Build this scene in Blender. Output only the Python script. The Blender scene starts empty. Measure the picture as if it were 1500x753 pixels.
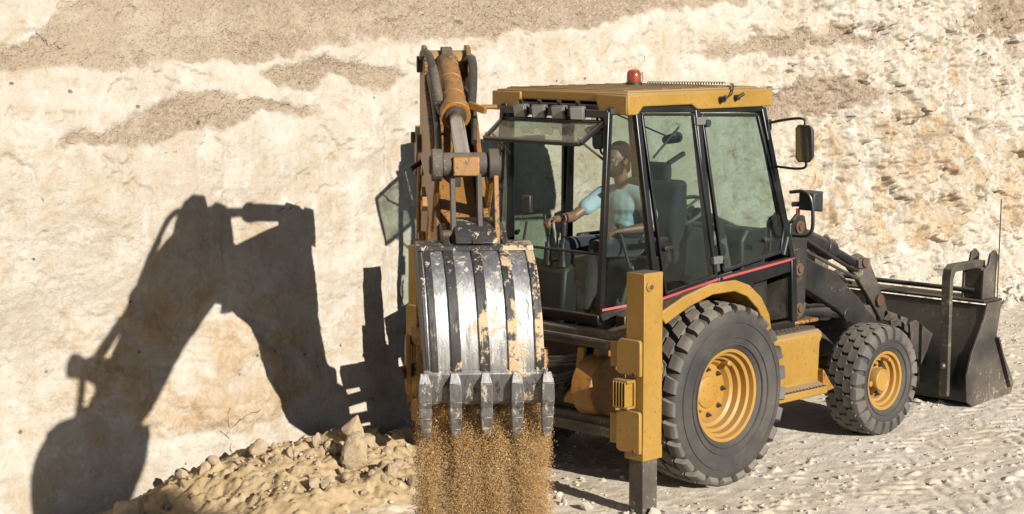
import bpy, bmesh, math, random
import numpy as np
from mathutils import Vector, Matrix

R = math.radians
scene = bpy.context.scene
col = scene.collection

# ------------------------------------------------------------------ camera
cam_data = bpy.data.cameras.new("camera")
cam_data.sensor_width = 36.0
cam_data.lens = 36.0 * 2747.0 / 1500.0
cam_data.clip_end = 600.0
cam_data.clip_start = 0.1
cam = bpy.data.objects.new("camera", cam_data)
col.objects.link(cam)
cam.location = (-11.0, -9.95, 3.49)
cam.rotation_euler = (R(90 - 7.03), 0, R(45.4 - 90))
scene.camera = cam

# ------------------------------------------------------------------ daylight
SUN_AZ, SUN_EL = R(84.5), R(21.3)          # direction the light travels to, elevation
L = Vector((math.cos(SUN_AZ) * math.cos(SUN_EL), math.sin(SUN_AZ) * math.cos(SUN_EL), -math.sin(SUN_EL)))
world = bpy.data.worlds.new("World")
scene.world = world
world.use_nodes = True
wn = world.node_tree
sky = wn.nodes.new("ShaderNodeTexSky")
sky.sky_type = 'NISHITA'
sky.sun_disc = False
sky.sun_elevation = SUN_EL
sky.sun_rotation = math.atan2(-L.x, -L.y)
sky.air_density = 0.65
sky.dust_density = 0.3
wn.links.new(sky.outputs[0], wn.nodes["Background"].inputs[0])
wn.nodes["Background"].inputs[1].default_value = 0.05
sun_data = bpy.data.lights.new("sun", 'SUN')
sun_data.energy = 5.0
sun_data.angle = R(0.53)
sun_data.color = (1.0, 0.96, 0.885)
sun = bpy.data.objects.new("sun", sun_data)
col.objects.link(sun)
sun.rotation_euler = L.to_track_quat('-Z', 'Y').to_euler()
scene.view_settings.view_transform = 'Standard'
scene.view_settings.look = 'None'
scene.view_settings.gamma = 1.0
scene.view_settings.use_curve_mapping = False
scene.view_settings.exposure = 1.0

# ------------------------------------------------------------------ noise in numpy
def perlin(x, y, seed=0):
    rng = np.random.RandomState(seed)
    perm = rng.permutation(256); perm = np.concatenate([perm, perm])
    ang = rng.rand(256) * 2 * np.pi
    gx, gy = np.cos(ang), np.sin(ang)
    xi = np.floor(x).astype(np.int64); yi = np.floor(y).astype(np.int64)
    xf = x - xi; yf = y - yi
    u = xf * xf * xf * (xf * (xf * 6 - 15) + 10); v = yf * yf * yf * (yf * (yf * 6 - 15) + 10)
    def g(ix, iy, dx, dy):
        h = perm[(perm[ix & 255] + iy) & 255]
        return gx[h] * dx + gy[h] * dy
    a = g(xi, yi, xf, yf); b = g(xi + 1, yi, xf - 1, yf)
    c = g(xi, yi + 1, xf, yf - 1); d = g(xi + 1, yi + 1, xf - 1, yf - 1)
    return (a + u * (b - a) + v * (c - a + u * (a - b - c + d))) * 1.5

def fbm(x, y, octaves=5, seed=0, gain=0.5, lac=2.03):
    s = 0; a = 1.0
    for i in range(octaves):
        s = s + a * perlin(x, y, seed + i * 7)
        x = x * lac + 11.3; y = y * lac + 5.7; a *= gain
    return s

def worley(x, y, seed=0):
    """distance to nearest jittered cell point, and that cell's random value"""
    rng = np.random.RandomState(seed)
    px, py, pv = rng.rand(256, 256), rng.rand(256, 256), rng.rand(256, 256)
    xi = np.floor(x).astype(np.int64); yi = np.floor(y).astype(np.int64)
    best = np.full(x.shape, 9.0); second = np.full(x.shape, 9.0); val = np.zeros(x.shape)
    for i in (-1, 0, 1):
        for j in (-1, 0, 1):
            cx, cy = xi + i, yi + j
            d = (cx + px[cx & 255, cy & 255] - x) ** 2 + (cy + py[cx & 255, cy & 255] - y) ** 2
            m = d < best
            second = np.where(m, best, np.minimum(second, d))
            val = np.where(m, pv[cx & 255, cy & 255], val)
            best = np.where(m, d, best)
    return np.sqrt(best), np.sqrt(second), val

def sstep(a, b, x):
    if a > b: return 1 - sstep(b, a, x)
    t = np.clip((x - a) / (b - a), 0, 1)
    return t * t * (3 - 2 * t)

# ------------------------------------------------------------------ materials
ALBEDO = 0.44            # common factor on the base colours below, the exposure is set to match
def nodes_of(name):
    m = bpy.data.materials.new(name); m.use_nodes = True
    nt = m.node_tree
    return m, nt, nt.nodes["Principled BSDF"]

def N(nt, t, **kw):
    n = nt.nodes.new(t)
    for k, v in kw.items():
        setattr(n, k, v)
    return n

def link(nt, a, b):
    nt.links.new(a, b)

def noise(nt, vec, scale, detail=4, rough=0.55, dist=0.0):
    n = N(nt, "ShaderNodeTexNoise")
    n.inputs["Scale"].default_value = scale; n.inputs["Detail"].default_value = detail
    n.inputs["Roughness"].default_value = rough; n.inputs["Distortion"].default_value = dist
    link(nt, vec, n.inputs["Vector"])
    return n.outputs["Fac"]

def ramp(nt, fac, lo, hi, a=0.0, b=1.0):
    n = N(nt, "ShaderNodeMapRange"); n.clamp = True
    n.inputs[1].default_value = lo; n.inputs[2].default_value = hi
    n.inputs[3].default_value = a; n.inputs[4].default_value = b
    link(nt, fac, n.inputs[0])
    return n.outputs[0]

def mixc(nt, fac, a, b):
    n = N(nt, "ShaderNodeMix"); n.data_type = 'RGBA'
    for sock, v in ((n.inputs[0], fac), (n.inputs[6], a), (n.inputs[7], b)):
        if isinstance(v, (int, float)): sock.default_value = v
        elif isinstance(v, tuple): sock.default_value = (*[c_ * ALBEDO for c_ in v[:3]], 1)
        else: link(nt, v, sock)
    return n.outputs[2]

def math_(nt, op, a, b=0.0):
    n = N(nt, "ShaderNodeMath"); n.operation = op
    for sock, v in ((n.inputs[0], a), (n.inputs[1], b)):
        if isinstance(v, (int, float)): sock.default_value = v
        else: link(nt, v, sock)
    return n.outputs[0]

def bump(nt, bsdf, h, strength=0.3, dist=0.01):
    b = N(nt, "ShaderNodeBump"); b.inputs["Strength"].default_value = strength
    b.inputs["Distance"].default_value = dist
    link(nt, h, b.inputs["Height"]); link(nt, b.outputs[0], bsdf.inputs["Normal"])

DUST = (0.42, 0.33, 0.22)

def painted(name, base, rough=0.4, metal=0.0, chip=0.0, chipcol=(0.06, 0.045, 0.035), dust=0.3, updust=0.6,
            var=0.25, bumps=0.08, coat=0.0, grime=0.3, dustcol=DUST, stretch=None):
    m, nt, p = nodes_of(name)
    tc = N(nt, "ShaderNodeTexCoord").outputs["Object"]
    if stretch:
        mp = N(nt, "ShaderNodeMapping"); mp.inputs["Scale"].default_value = stretch
        link(nt, tc, mp.inputs[0]); tcs = mp.outputs[0]
    else:
        tcs = tc
    n1 = noise(nt, tc, 2.5, 5); n2 = noise(nt, tcs, 22, 6, 0.65); n3 = noise(nt, tcs, 95, 3)
    dark = tuple(c * (1 - var) for c in base); light = tuple(min(1, c * (1 + var * 0.6)) for c in base)
    c = mixc(nt, ramp(nt, n1, 0.3, 0.7), dark, light)
    if grime > 0:                                   # oily dark smears
        g = math_(nt, 'MULTIPLY', ramp(nt, n2, 0.52, 0.72), grime)
        c = mixc(nt, g, c, tuple(x * 0.35 for x in base))
    rr = rough
    if chip > 0:
        ch = math_(nt, 'ADD', noise(nt, tcs, 34, 9, 0.78), math_(nt, 'MULTIPLY', n1, 0.45))
        chf = ramp(nt, ch, 0.94 - chip * 0.22, 0.96 - chip * 0.22)
        c = mixc(nt, chf, c, chipcol)
    if dust > 0 or updust > 0:
        geo = N(nt, "ShaderNodeNewGeometry")
        sx = N(nt, "ShaderNodeSeparateXYZ"); link(nt, geo.outputs["Normal"], sx.inputs[0])
        up_ = math_(nt, 'MULTIPLY', ramp(nt, sx.outputs[2], 0.25, 0.95), updust)
        d1 = math_(nt, 'MULTIPLY', ramp(nt, n1, 0.35, 0.75), dust)
        d = math_(nt, 'ADD', up_, d1)
        d = math_(nt, 'MULTIPLY', d, ramp(nt, n2, 0.25, 0.7, 0.35, 1.0))
        c = mixc(nt, math_(nt, 'MINIMUM', d, 0.9), c, dustcol)
        r = ramp(nt, d, 0.0, 0.7, rough, 0.9)
        link(nt, r, p.inputs["Roughness"])
    else:
        p.inputs["Roughness"].default_value = rough
    link(nt, c, p.inputs["Base Color"])
    p.inputs["Metallic"].default_value = metal
    if coat: p.inputs["Coat Weight"].default_value = coat
    bump(nt, p, math_(nt, 'ADD', n2, math_(nt, 'MULTIPLY', n3, 0.5)), bumps, 0.004)
    return m

YEL = (0.52, 0.28, 0.030)
M = {}
M['yellow'] = painted("yellow_paint", YEL, 0.45, chip=0.30, dust=0.16, updust=0.75, var=0.18, grime=0.30)
M['worn_yellow'] = painted("worn_yellow_paint", (0.54, 0.235, 0.026), 0.48, chip=0.75, dust=0.05, updust=0.2, var=0.35, grime=0.75)
M['rim_yellow'] = painted("rim_yellow_paint", (0.58, 0.30, 0.045), 0.45, chip=0.03, dust=0.10, updust=0.35, var=0.08, grime=0.12)
M['black'] = painted("black_paint", (0.013, 0.013, 0.014), 0.38, chip=0.30, chipcol=(0.42, 0.34, 0.26), dust=0.16, updust=0.40, var=0.3, grime=0.0)
M['cab_black'] = painted("cab_black_paint", (0.010, 0.010, 0.011), 0.3, dust=0.06, updust=0.25, var=0.3, grime=0.0)
M['worn_black'] = painted("worn_black_steel", (0.085, 0.07, 0.056), 0.6, metal=0.15, chip=0.5, chipcol=(0.46, 0.36, 0.26), dust=0.40, updust=0.45, var=0.4, grime=0.3)
M['rust'] = painted("rusty_steel", (0.085, 0.05, 0.032), 0.7, chip=0.3, chipcol=(0.16, 0.10, 0.06), dust=0.2, updust=0.3)
M['rubber'] = painted("tyre_rubber", (0.046, 0.041, 0.037), 0.75, dust=0.36, updust=0.25, var=0.3, grime=0.0, bumps=0.2, dustcol=(0.36, 0.285, 0.205))
M['tread'] = painted("tread_rubber", (0.125, 0.112, 0.098), 0.7, dust=0.50, updust=0.5, var=0.3, grime=0.0, bumps=0.25, dustcol=(0.50, 0.42, 0.32))
M['hose'] = painted("hose_rubber", (0.014, 0.014, 0.015), 0.45, dust=0.15, updust=0.3, grime=0)
M['chrome'] = painted("hydraulic_chrome", (1.3, 1.32, 1.5), 0.12, metal=1.0, dust=0.04, updust=0.1, grime=0.1)
M['seat'] = painted("seat_fabric", (0.012, 0.014, 0.022), 0.9, dust=0.12, updust=0.15, grime=0)
M['grey_plastic'] = painted("grey_plastic", (0.17, 0.17, 0.155), 0.55, dust=0.15, updust=0.3, grime=0.1)
M['dark_plastic'] = painted("dark_plastic", (0.014, 0.014, 0.015), 0.5, dust=0.1, updust=0.25, grime=0)
M['canvas'] = painted("canvas", (0.16, 0.15, 0.115), 0.95, dust=0.2, updust=0.2, grime=0.4)
M['pink'] = painted("pink_stripe", (0.72, 0.10, 0.11), 0.4, dust=0.1, updust=0.2, grime=0.1)
M['beacon'] = painted("amber_beacon", (0.42, 0.055, 0.012), 0.15, dust=0.1, updust=0.15, grime=0, coat=0.6)
M['lens'] = painted("lamp_lens", (0.40, 0.38, 0.33), 0.2, dust=0.35, updust=0.3, grime=0.1)
M['bolt'] = painted("bolt_steel", (0.22, 0.19, 0.16), 0.4, metal=0.7, dust=0.2, updust=0.3)
M['rust_bolt'] = painted("rusty_pin", (0.17, 0.085, 0.04), 0.6, metal=0.2, chip=0.3, dust=0.1, updust=0.2)

def shell_steel(name, base, metal, dirt_amt, dark_amt):
    """bucket steel: scoured plate with paint remnants and caked soil"""
    m, nt, p = nodes_of(name)
    tc = N(nt, "ShaderNodeTexCoord").outputs["Object"]
    mp = N(nt, "ShaderNodeMapping"); mp.inputs["Scale"].default_value = (1.3, 1.3, 0.16); link(nt, tc, mp.inputs[0])
    n1 = noise(nt, tc, 4.2, 5, 0.6, 0.4); n2 = noise(nt, mp.outputs[0], 28, 6, 0.7); n3 = noise(nt, tc, 150, 2)
    c = mixc(nt, ramp(nt, n2, 0.35, 0.65), tuple(x * 0.6 for x in base), base)
    flakes = ramp(nt, noise(nt, mp.outputs[0], 13, 9, 0.76), 0.56, 0.59)
    c = mixc(nt, math_(nt, 'MULTIPLY', flakes, dark_amt), c, (0.030, 0.026, 0.025))
    pale = ramp(nt, noise(nt, mp.outputs[0], 17, 8, 0.74), 0.57, 0.60)
    c = mixc(nt, math_(nt, 'MULTIPLY', pale, 0.9), c, (0.82, 0.69, 0.51))
    dp = N(nt, "ShaderNodeVectorMath"); dp.operation = 'DOT_PRODUCT'; link(nt, tc, dp.inputs[0]); dp.inputs[1].default_value = (0.62, -0.50, -0.22)
    side = ramp(nt, dp.outputs["Value"], -1.85, -1.35, -0.12, 0.10)      # soil cakes towards the lower corner
    n2b = noise(nt, tc, 60, 5, 0.7)
    dirt = ramp(nt, math_(nt, 'ADD', math_(nt, 'ADD', n1, side), math_(nt, 'ADD', math_(nt, 'MULTIPLY', n2, 0.25), math_(nt, 'MULTIPLY', n2b, 0.30))), 1.07 - dirt_amt * 0.3, 1.12 - dirt_amt * 0.3)
    c = mixc(nt, dirt, c, mixc(nt, n3, (0.74, 0.51, 0.28), (0.95, 0.71, 0.44)))
    link(nt, c, p.inputs["Base Color"])
    nonm = math_(nt, 'MAXIMUM', dirt, math_(nt, 'MAXIMUM', pale, math_(nt, 'MULTIPLY', flakes, dark_amt)))
    link(nt, math_(nt, 'MULTIPLY', math_(nt, 'SUBTRACT', 1.0, nonm), metal), p.inputs["Metallic"])
    link(nt, ramp(nt, nonm, 0, 1, 0.55, 0.9), p.inputs["Roughness"])
    bump(nt, p, math_(nt, 'ADD', math_(nt, 'MULTIPLY', dirt, 1.5), math_(nt, 'ADD', n2, math_(nt, 'MULTIPLY', n3, 0.6))), 0.35, 0.006)
    return m
M['bucket_steel'] = shell_steel("polished_bucket_steel", (1.25, 1.22, 1.17), 1.0, 0.50, 0.50)
M['strip_steel'] = shell_steel("worn_strip_steel", (0.10, 0.09, 0.085), 0.3, 0.80, 0.8)
M['edge_steel'] = shell_steel("scuffed_edge_steel", (0.50, 0.48, 0.46), 0.7, 0.55, 0.9)
M['tooth_steel'] = shell_steel("tooth_steel", (0.72, 0.70, 0.67), 0.85, 0.35, 0.9)

def glass_mat(name, tint, dirt=0.08, rough=0.0, gloss=1.0):
    m, nt, p = nodes_of(name)
    nt.nodes.remove(p)
    out = nt.nodes["Material Output"]
    tr = N(nt, "ShaderNodeBsdfTransparent"); tr.inputs[0].default_value = (*tint, 1)
    gl = N(nt, "ShaderNodeBsdfGlossy"); gl.inputs["Roughness"].default_value = rough
    fr = N(nt, "ShaderNodeFresnel"); fr.inputs[0].default_value = 1.45
    geo = N(nt, "ShaderNodeNewGeometry")
    mx = N(nt, "ShaderNodeMixShader")
    # the pane is a thin slab: the outer face reflects, the inner face only tints
    f = math_(nt, 'MULTIPLY', math_(nt, 'MULTIPLY', fr.outputs[0], gloss), math_(nt, 'SUBTRACT', 1.0, geo.outputs["Backfacing"]))
    link(nt, f, mx.inputs[0]); link(nt, tr.outputs[0], mx.inputs[1]); link(nt, gl.outputs[0], mx.inputs[2])
    df = N(nt, "ShaderNodeBsdfDiffuse"); df.inputs[0].default_value = (0.21, 0.18, 0.135, 1)
    tc = N(nt, "ShaderNodeTexCoord").outputs["Object"]
    n = noise(nt, tc, 7, 6, 0.65)
    m2 = N(nt, "ShaderNodeMixShader")
    link(nt, math_(nt, 'MULTIPLY', ramp(nt, n, 0.3, 0.8), dirt), m2.inputs[0])
    link(nt, mx.outputs[0], m2.inputs[1]); link(nt, df.outputs[0], m2.inputs[2])
    link(nt, m2.outputs[0], out.inputs[0])
    return m
M['glass'] = glass_mat("tinted_glass", (0.77, 0.83, 0.80), 0.025)
M['visor_glass'] = glass_mat("dust_filmed_glass", (0.74, 0.79, 0.74), 0.45)
M['dusty_glass'] = glass_mat("dusty_glass", (0.80, 0.85, 0.81), 0.06)
m, nt, p = nodes_of("mirror_glass"); p.inputs["Base Color"].default_value = (0.6, 0.66, 0.62, 1); p.inputs["Metallic"].default_value = 1; p.inputs["Roughness"].default_value = 0.06; M['mirror'] = m

def cloth(name, base, dust=0.1):
    m, nt, p = nodes_of(name)
    tc = N(nt, "ShaderNodeTexCoord").outputs["Object"]
    n1 = noise(nt, tc, 9, 5); n2 = noise(nt, tc, 260, 2)
    c = mixc(nt, ramp(nt, n1, 0.3, 0.7), tuple(x * 0.88 for x in base), base)
    c = mixc(nt, math_(nt, 'MULTIPLY', ramp(nt, n1, 0.55, 0.8), dust), c, DUST)
    link(nt, c, p.inputs["Base Color"]); p.inputs["Roughness"].default_value = 0.9
    p.inputs["Sheen Weight"].default_value = 0.15
    bump(nt, p, math_(nt, 'ADD', math_(nt, 'MULTIPLY', noise(nt, tc, 14, 3, 0.5, 0.8), 3.0), n2), 0.35, 0.012)
    return m
M['shirt'] = cloth("light_blue_cotton", (0.60, 0.80, 0.90), 0.05)
M['trouser'] = cloth("navy_cloth", (0.028, 0.035, 0.062), 0.15)
m, nt, p = nodes_of("skin"); p.inputs["Base Color"].default_value = (0.3, 0.15, 0.09, 1); p.inputs["Roughness"].default_value = 0.5; p.inputs["Subsurface Weight"].default_value = 0.06; p.inputs["Subsurface Radius"].default_value = (0.01, 0.004, 0.002)
tc = N(nt, "ShaderNodeTexCoord").outputs["Object"]; link(nt, mixc(nt, noise(nt, tc, 30), (0.32, 0.15, 0.09), (0.42, 0.22, 0.14)), p.inputs["Base Color"]); M['skin'] = m
m, nt, p = nodes_of("dark_hair"); tc = N(nt, "ShaderNodeTexCoord").outputs["Object"]; n_ = noise(nt, tc, 120, 3); link(nt, mixc(nt, n_, (0.014, 0.008, 0.005), (0.07, 0.038, 0.02)), p.inputs["Base Color"]); p.inputs["Roughness"].default_value = 0.85; p.inputs["Specular IOR Level"].default_value = 0.2; bump(nt, p, n_, 0.8, 0.01); M['hair'] = m

# quarry face: cream marl with gravel bands (attribute 'strata': r gravel, g ochre, b pale scraping)
def face_mat():
    m, nt, p = nodes_of("quarry_marl")
    tc = N(nt, "ShaderNodeTexCoord").outputs["Object"]
    at = N(nt, "ShaderNodeAttribute"); at.attribute_name = "strata"
    sp = N(nt, "ShaderNodeSeparateColor"); link(nt, at.outputs["Color"], sp.inputs[0])
    def mapped(*sc):
        mp = N(nt, "ShaderNodeMapping"); mp.inputs["Scale"].default_value = sc; link(nt, tc, mp.inputs[0]); return mp.outputs[0]
    big = noise(nt, tc, 0.9, 8, 0.62, 0.5); mid = noise(nt, tc, 4.0, 10, 0.70, 0.3); fine = noise(nt, tc, 24, 8, 0.75)
    grit = noise(nt, tc, 110, 4, 0.8)
    beds = noise(nt, mapped(0.7, 0.7, 4.5), 1.0, 9, 0.66, 0.6)
    c = mixc(nt, ramp(nt, big, 0.38, 0.62), (0.829, 0.703, 0.540), (0.947, 0.844, 0.703))
    c = mixc(nt, math_(nt, 'MULTIPLY', ramp(nt, beds, 0.53, 0.66), 0.55), c, (0.784, 0.614, 0.407))
    c = mixc(nt, math_(nt, 'MULTIPLY', ramp(nt, mid, 0.51, 0.60), 0.65), c, (1.066, 0.992, 0.873))
    c = mixc(nt, math_(nt, 'MULTIPLY', ramp(nt, mid, 0.46, 0.37), 0.55), c, (0.740, 0.555, 0.348))
    c = mixc(nt, math_(nt, 'MULTIPLY', ramp(nt, fine, 0.56, 0.66), 0.45), c, (0.681, 0.511, 0.326))
    c = mixc(nt, math_(nt, 'MULTIPLY', ramp(nt, grit, 0.42, 0.30), 0.30), c, (0.622, 0.474, 0.311))
    flk = noise(nt, tc, 13, 9, 0.78)
    c = mixc(nt, math_(nt, 'MULTIPLY', ramp(nt, flk, 0.60, 0.66), 0.75), c, (1.184, 1.140, 1.051))
    # scrape streaks left by the teeth
    strk = noise(nt, mapped(11, 11, 0.9), 1.0, 7, 0.65)
    c = mixc(nt, math_(nt, 'MULTIPLY', ramp(nt, strk, 0.53, 0.64), math_(nt, 'ADD', math_(nt, 'MULTIPLY', sp.outputs[2], 0.85), 0.08)), c, (1.154, 1.080, 0.947))
    # ochre lumps
    oc = mixc(nt, ramp(nt, mid, 0.35, 0.62), (0.66, 0.40, 0.165), (0.888, 0.688, 0.444))
    c = mixc(nt, math_(nt, 'MULTIPLY', sp.outputs[1], ramp(nt, fine, 0.36, 0.58, 0.15, 0.95)), c, oc)
    # gravel bands
    vo = N(nt, "ShaderNodeTexVoronoi"); vo.inputs["Scale"].default_value = 48; link(nt, tc, vo.inputs["Vector"])
    vs = N(nt, "ShaderNodeSeparateColor"); link(nt, vo.outputs["Color"], vs.inputs[0])
    gc = mixc(nt, ramp(nt, fine, 0.36, 0.64), (0.474, 0.348, 0.229), (0.725, 0.570, 0.407))
    gc = mixc(nt, math_(nt, 'MULTIPLY', ramp(nt, grit, 0.46, 0.34), 0.6), gc, (0.264, 0.192, 0.126))
    gc = mixc(nt, math_(nt, 'MULTIPLY', ramp(nt, vs.outputs[0], 0.88, 0.92), 0.5), gc, (0.829, 0.725, 0.592))
    gc = mixc(nt, math_(nt, 'MULTIPLY', ramp(nt, big, 0.46, 0.60), 0.55), gc, (0.740, 0.592, 0.414))
    gf = ramp(nt, math_(nt, 'ADD', sp.outputs[0], math_(nt, 'MULTIPLY', math_(nt, 'SUBTRACT', mid, 0.5), 1.8)), 0.26, 0.66, 0.0, 0.95)
    c = mixc(nt, math_(nt, 'MULTIPLY', gf, ramp(nt, sp.outputs[0], 0.02, 0.2)), c, gc)
    # holes and hairline cracks: bump, with their inner shade put into the colour
    v2 = N(nt, "ShaderNodeTexVoronoi"); v2.inputs["Scale"].default_value = 6.5; link(nt, mapped(1, 1, 1.3), v2.inputs["Vector"])
    v2s = N(nt, "ShaderNodeSeparateColor"); link(nt, v2.outputs["Color"], v2s.inputs[0])
    hole = math_(nt, 'MULTIPLY', ramp(nt, math_(nt, 'ADD', v2.outputs["Distance"], math_(nt, 'MULTIPLY', math_(nt, 'SUBTRACT', fine, 0.5), 0.35)), 0.115, 0.07), ramp(nt, v2s.outputs[1], 0.80, 0.84))
    wv = N(nt, "ShaderNodeVectorMath"); wv.operation = 'ADD'; link(nt, tc, wv.inputs[0])
    nz = N(nt, "ShaderNodeTexNoise"); nz.inputs["Scale"].default_value = 2.5; nz.inputs["Detail"].default_value = 8; link(nt, tc, nz.inputs["Vector"])
    sc_ = N(nt, "ShaderNodeVectorMath"); sc_.operation = 'SCALE'; sc_.inputs[3].default_value = 0.5; link(nt, nz.outputs["Color"], sc_.inputs[0]); link(nt, sc_.outputs[0], wv.inputs[1])
    v3 = N(nt, "ShaderNodeTexVoronoi"); v3.feature = 'DISTANCE_TO_EDGE'; v3.inputs["Scale"].default_value = 1.3; link(nt, wv.outputs[0], v3.inputs["Vector"])
    crk = math_(nt, 'MULTIPLY', ramp(nt, v3.outputs["Distance"], 0.006, 0.001), ramp(nt, noise(nt, tc, 2.6, 4), 0.62, 0.66))
    dark = math_(nt, 'MAXIMUM', hole, crk)
    c = mixc(nt, math_(nt, 'MULTIPLY', dark, 0.7), c, (0.240, 0.174, 0.108))
    link(nt, c, p.inputs["Base Color"]); p.inputs["Roughness"].default_value = 0.95
    p.inputs["Specular IOR Level"].default_value = 0.15
    peb = ramp(nt, vo.outputs["Distance"], 0.0, 0.5, 1.0, 0.0)
    h = math_(nt, 'ADD', math_(nt, 'MULTIPLY', mid, 1.0), math_(nt, 'ADD', math_(nt, 'MULTIPLY', fine, 0.9), math_(nt, 'MULTIPLY', grit, 0.30)))
    h = math_(nt, 'ADD', h, math_(nt, 'MULTIPLY', math_(nt, 'MULTIPLY', peb, sp.outputs[0]), 0.6))
    h = math_(nt, 'ADD', h, math_(nt, 'MULTIPLY', strk, math_(nt, 'MULTIPLY', sp.outputs[2], 0.6)))
    h = math_(nt, 'SUBTRACT', h, math_(nt, 'MULTIPLY', dark, 0.8))
    bump(nt, p, h, 0.9, 0.030)
    return m
M['face'] = face_mat()

def soil_mat(name, a, b, pale, sc=1.0, bumpd=0.02, use_attr=False):
    m, nt, p = nodes_of(name)
    tc = N(nt, "ShaderNodeTexCoord").outputs["Object"]
    big = noise(nt, tc, 0.8 * sc, 6, 0.6); mid = noise(nt, tc, 6 * sc, 6, 0.65); fine = noise(nt, tc, 45 * sc, 5, 0.7)
    c = mixc(nt, ramp(nt, mid, 0.3, 0.7), a, b)
    c = mixc(nt, math_(nt, 'MULTIPLY', ramp(nt, big, 0.42, 0.62), 0.75), c, pale)
    c = mixc(nt, math_(nt, 'MULTIPLY', ramp(nt, fine, 0.55, 0.75), 0.4), c, tuple(x * 0.62 for x in a))
    if use_attr:
        at = N(nt, "ShaderNodeAttribute"); at.attribute_name = "strata"
        sp = N(nt, "ShaderNodeSeparateColor"); link(nt, at.outputs["Color"], sp.inputs[0])
        c2 = mixc(nt, ramp(nt, mid, 0.3, 0.7), (0.60, 0.42, 0.215), (0.82, 0.615, 0.37))
        c = mixc(nt, sp.outputs[0], c, c2)
        c = mixc(nt, sp.outputs[1], c, mixc(nt, mid, (0.075, 0.055, 0.035), (0.16, 0.12, 0.08)))  # dark tone added to the unseen ground so it bounces less light
    link(nt, c, p.inputs["Base Color"]); p.inputs["Roughness"].default_value = 0.95
    p.inputs["Specular IOR Level"].default_value = 0.15
    bump(nt, p, math_(nt, 'ADD', mid, math_(nt, 'MULTIPLY', fine, 0.6)), 0.6, bumpd)
    return m
M['ground'] = soil_mat("quarry_floor", (0.94, 0.78, 0.57), (1.20, 1.06, 0.86), (1.26, 1.14, 0.95), 1.0, 0.020, True)
M['rock'] = soil_mat("tan_rock", (0.60, 0.43, 0.24), (0.80, 0.61, 0.385), (0.84, 0.67, 0.46), 1.6, 0.02)
M['clod'] = soil_mat("pale_clod", (0.78, 0.67, 0.52), (0.92, 0.82, 0.67), (0.96, 0.88, 0.75), 2.0, 0.01)
M['loose'] = soil_mat("loose_soil", (0.80, 0.45, 0.17), (1.05, 0.66, 0.29), (1.08, 0.72, 0.36), 4.0, 0.006)

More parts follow.
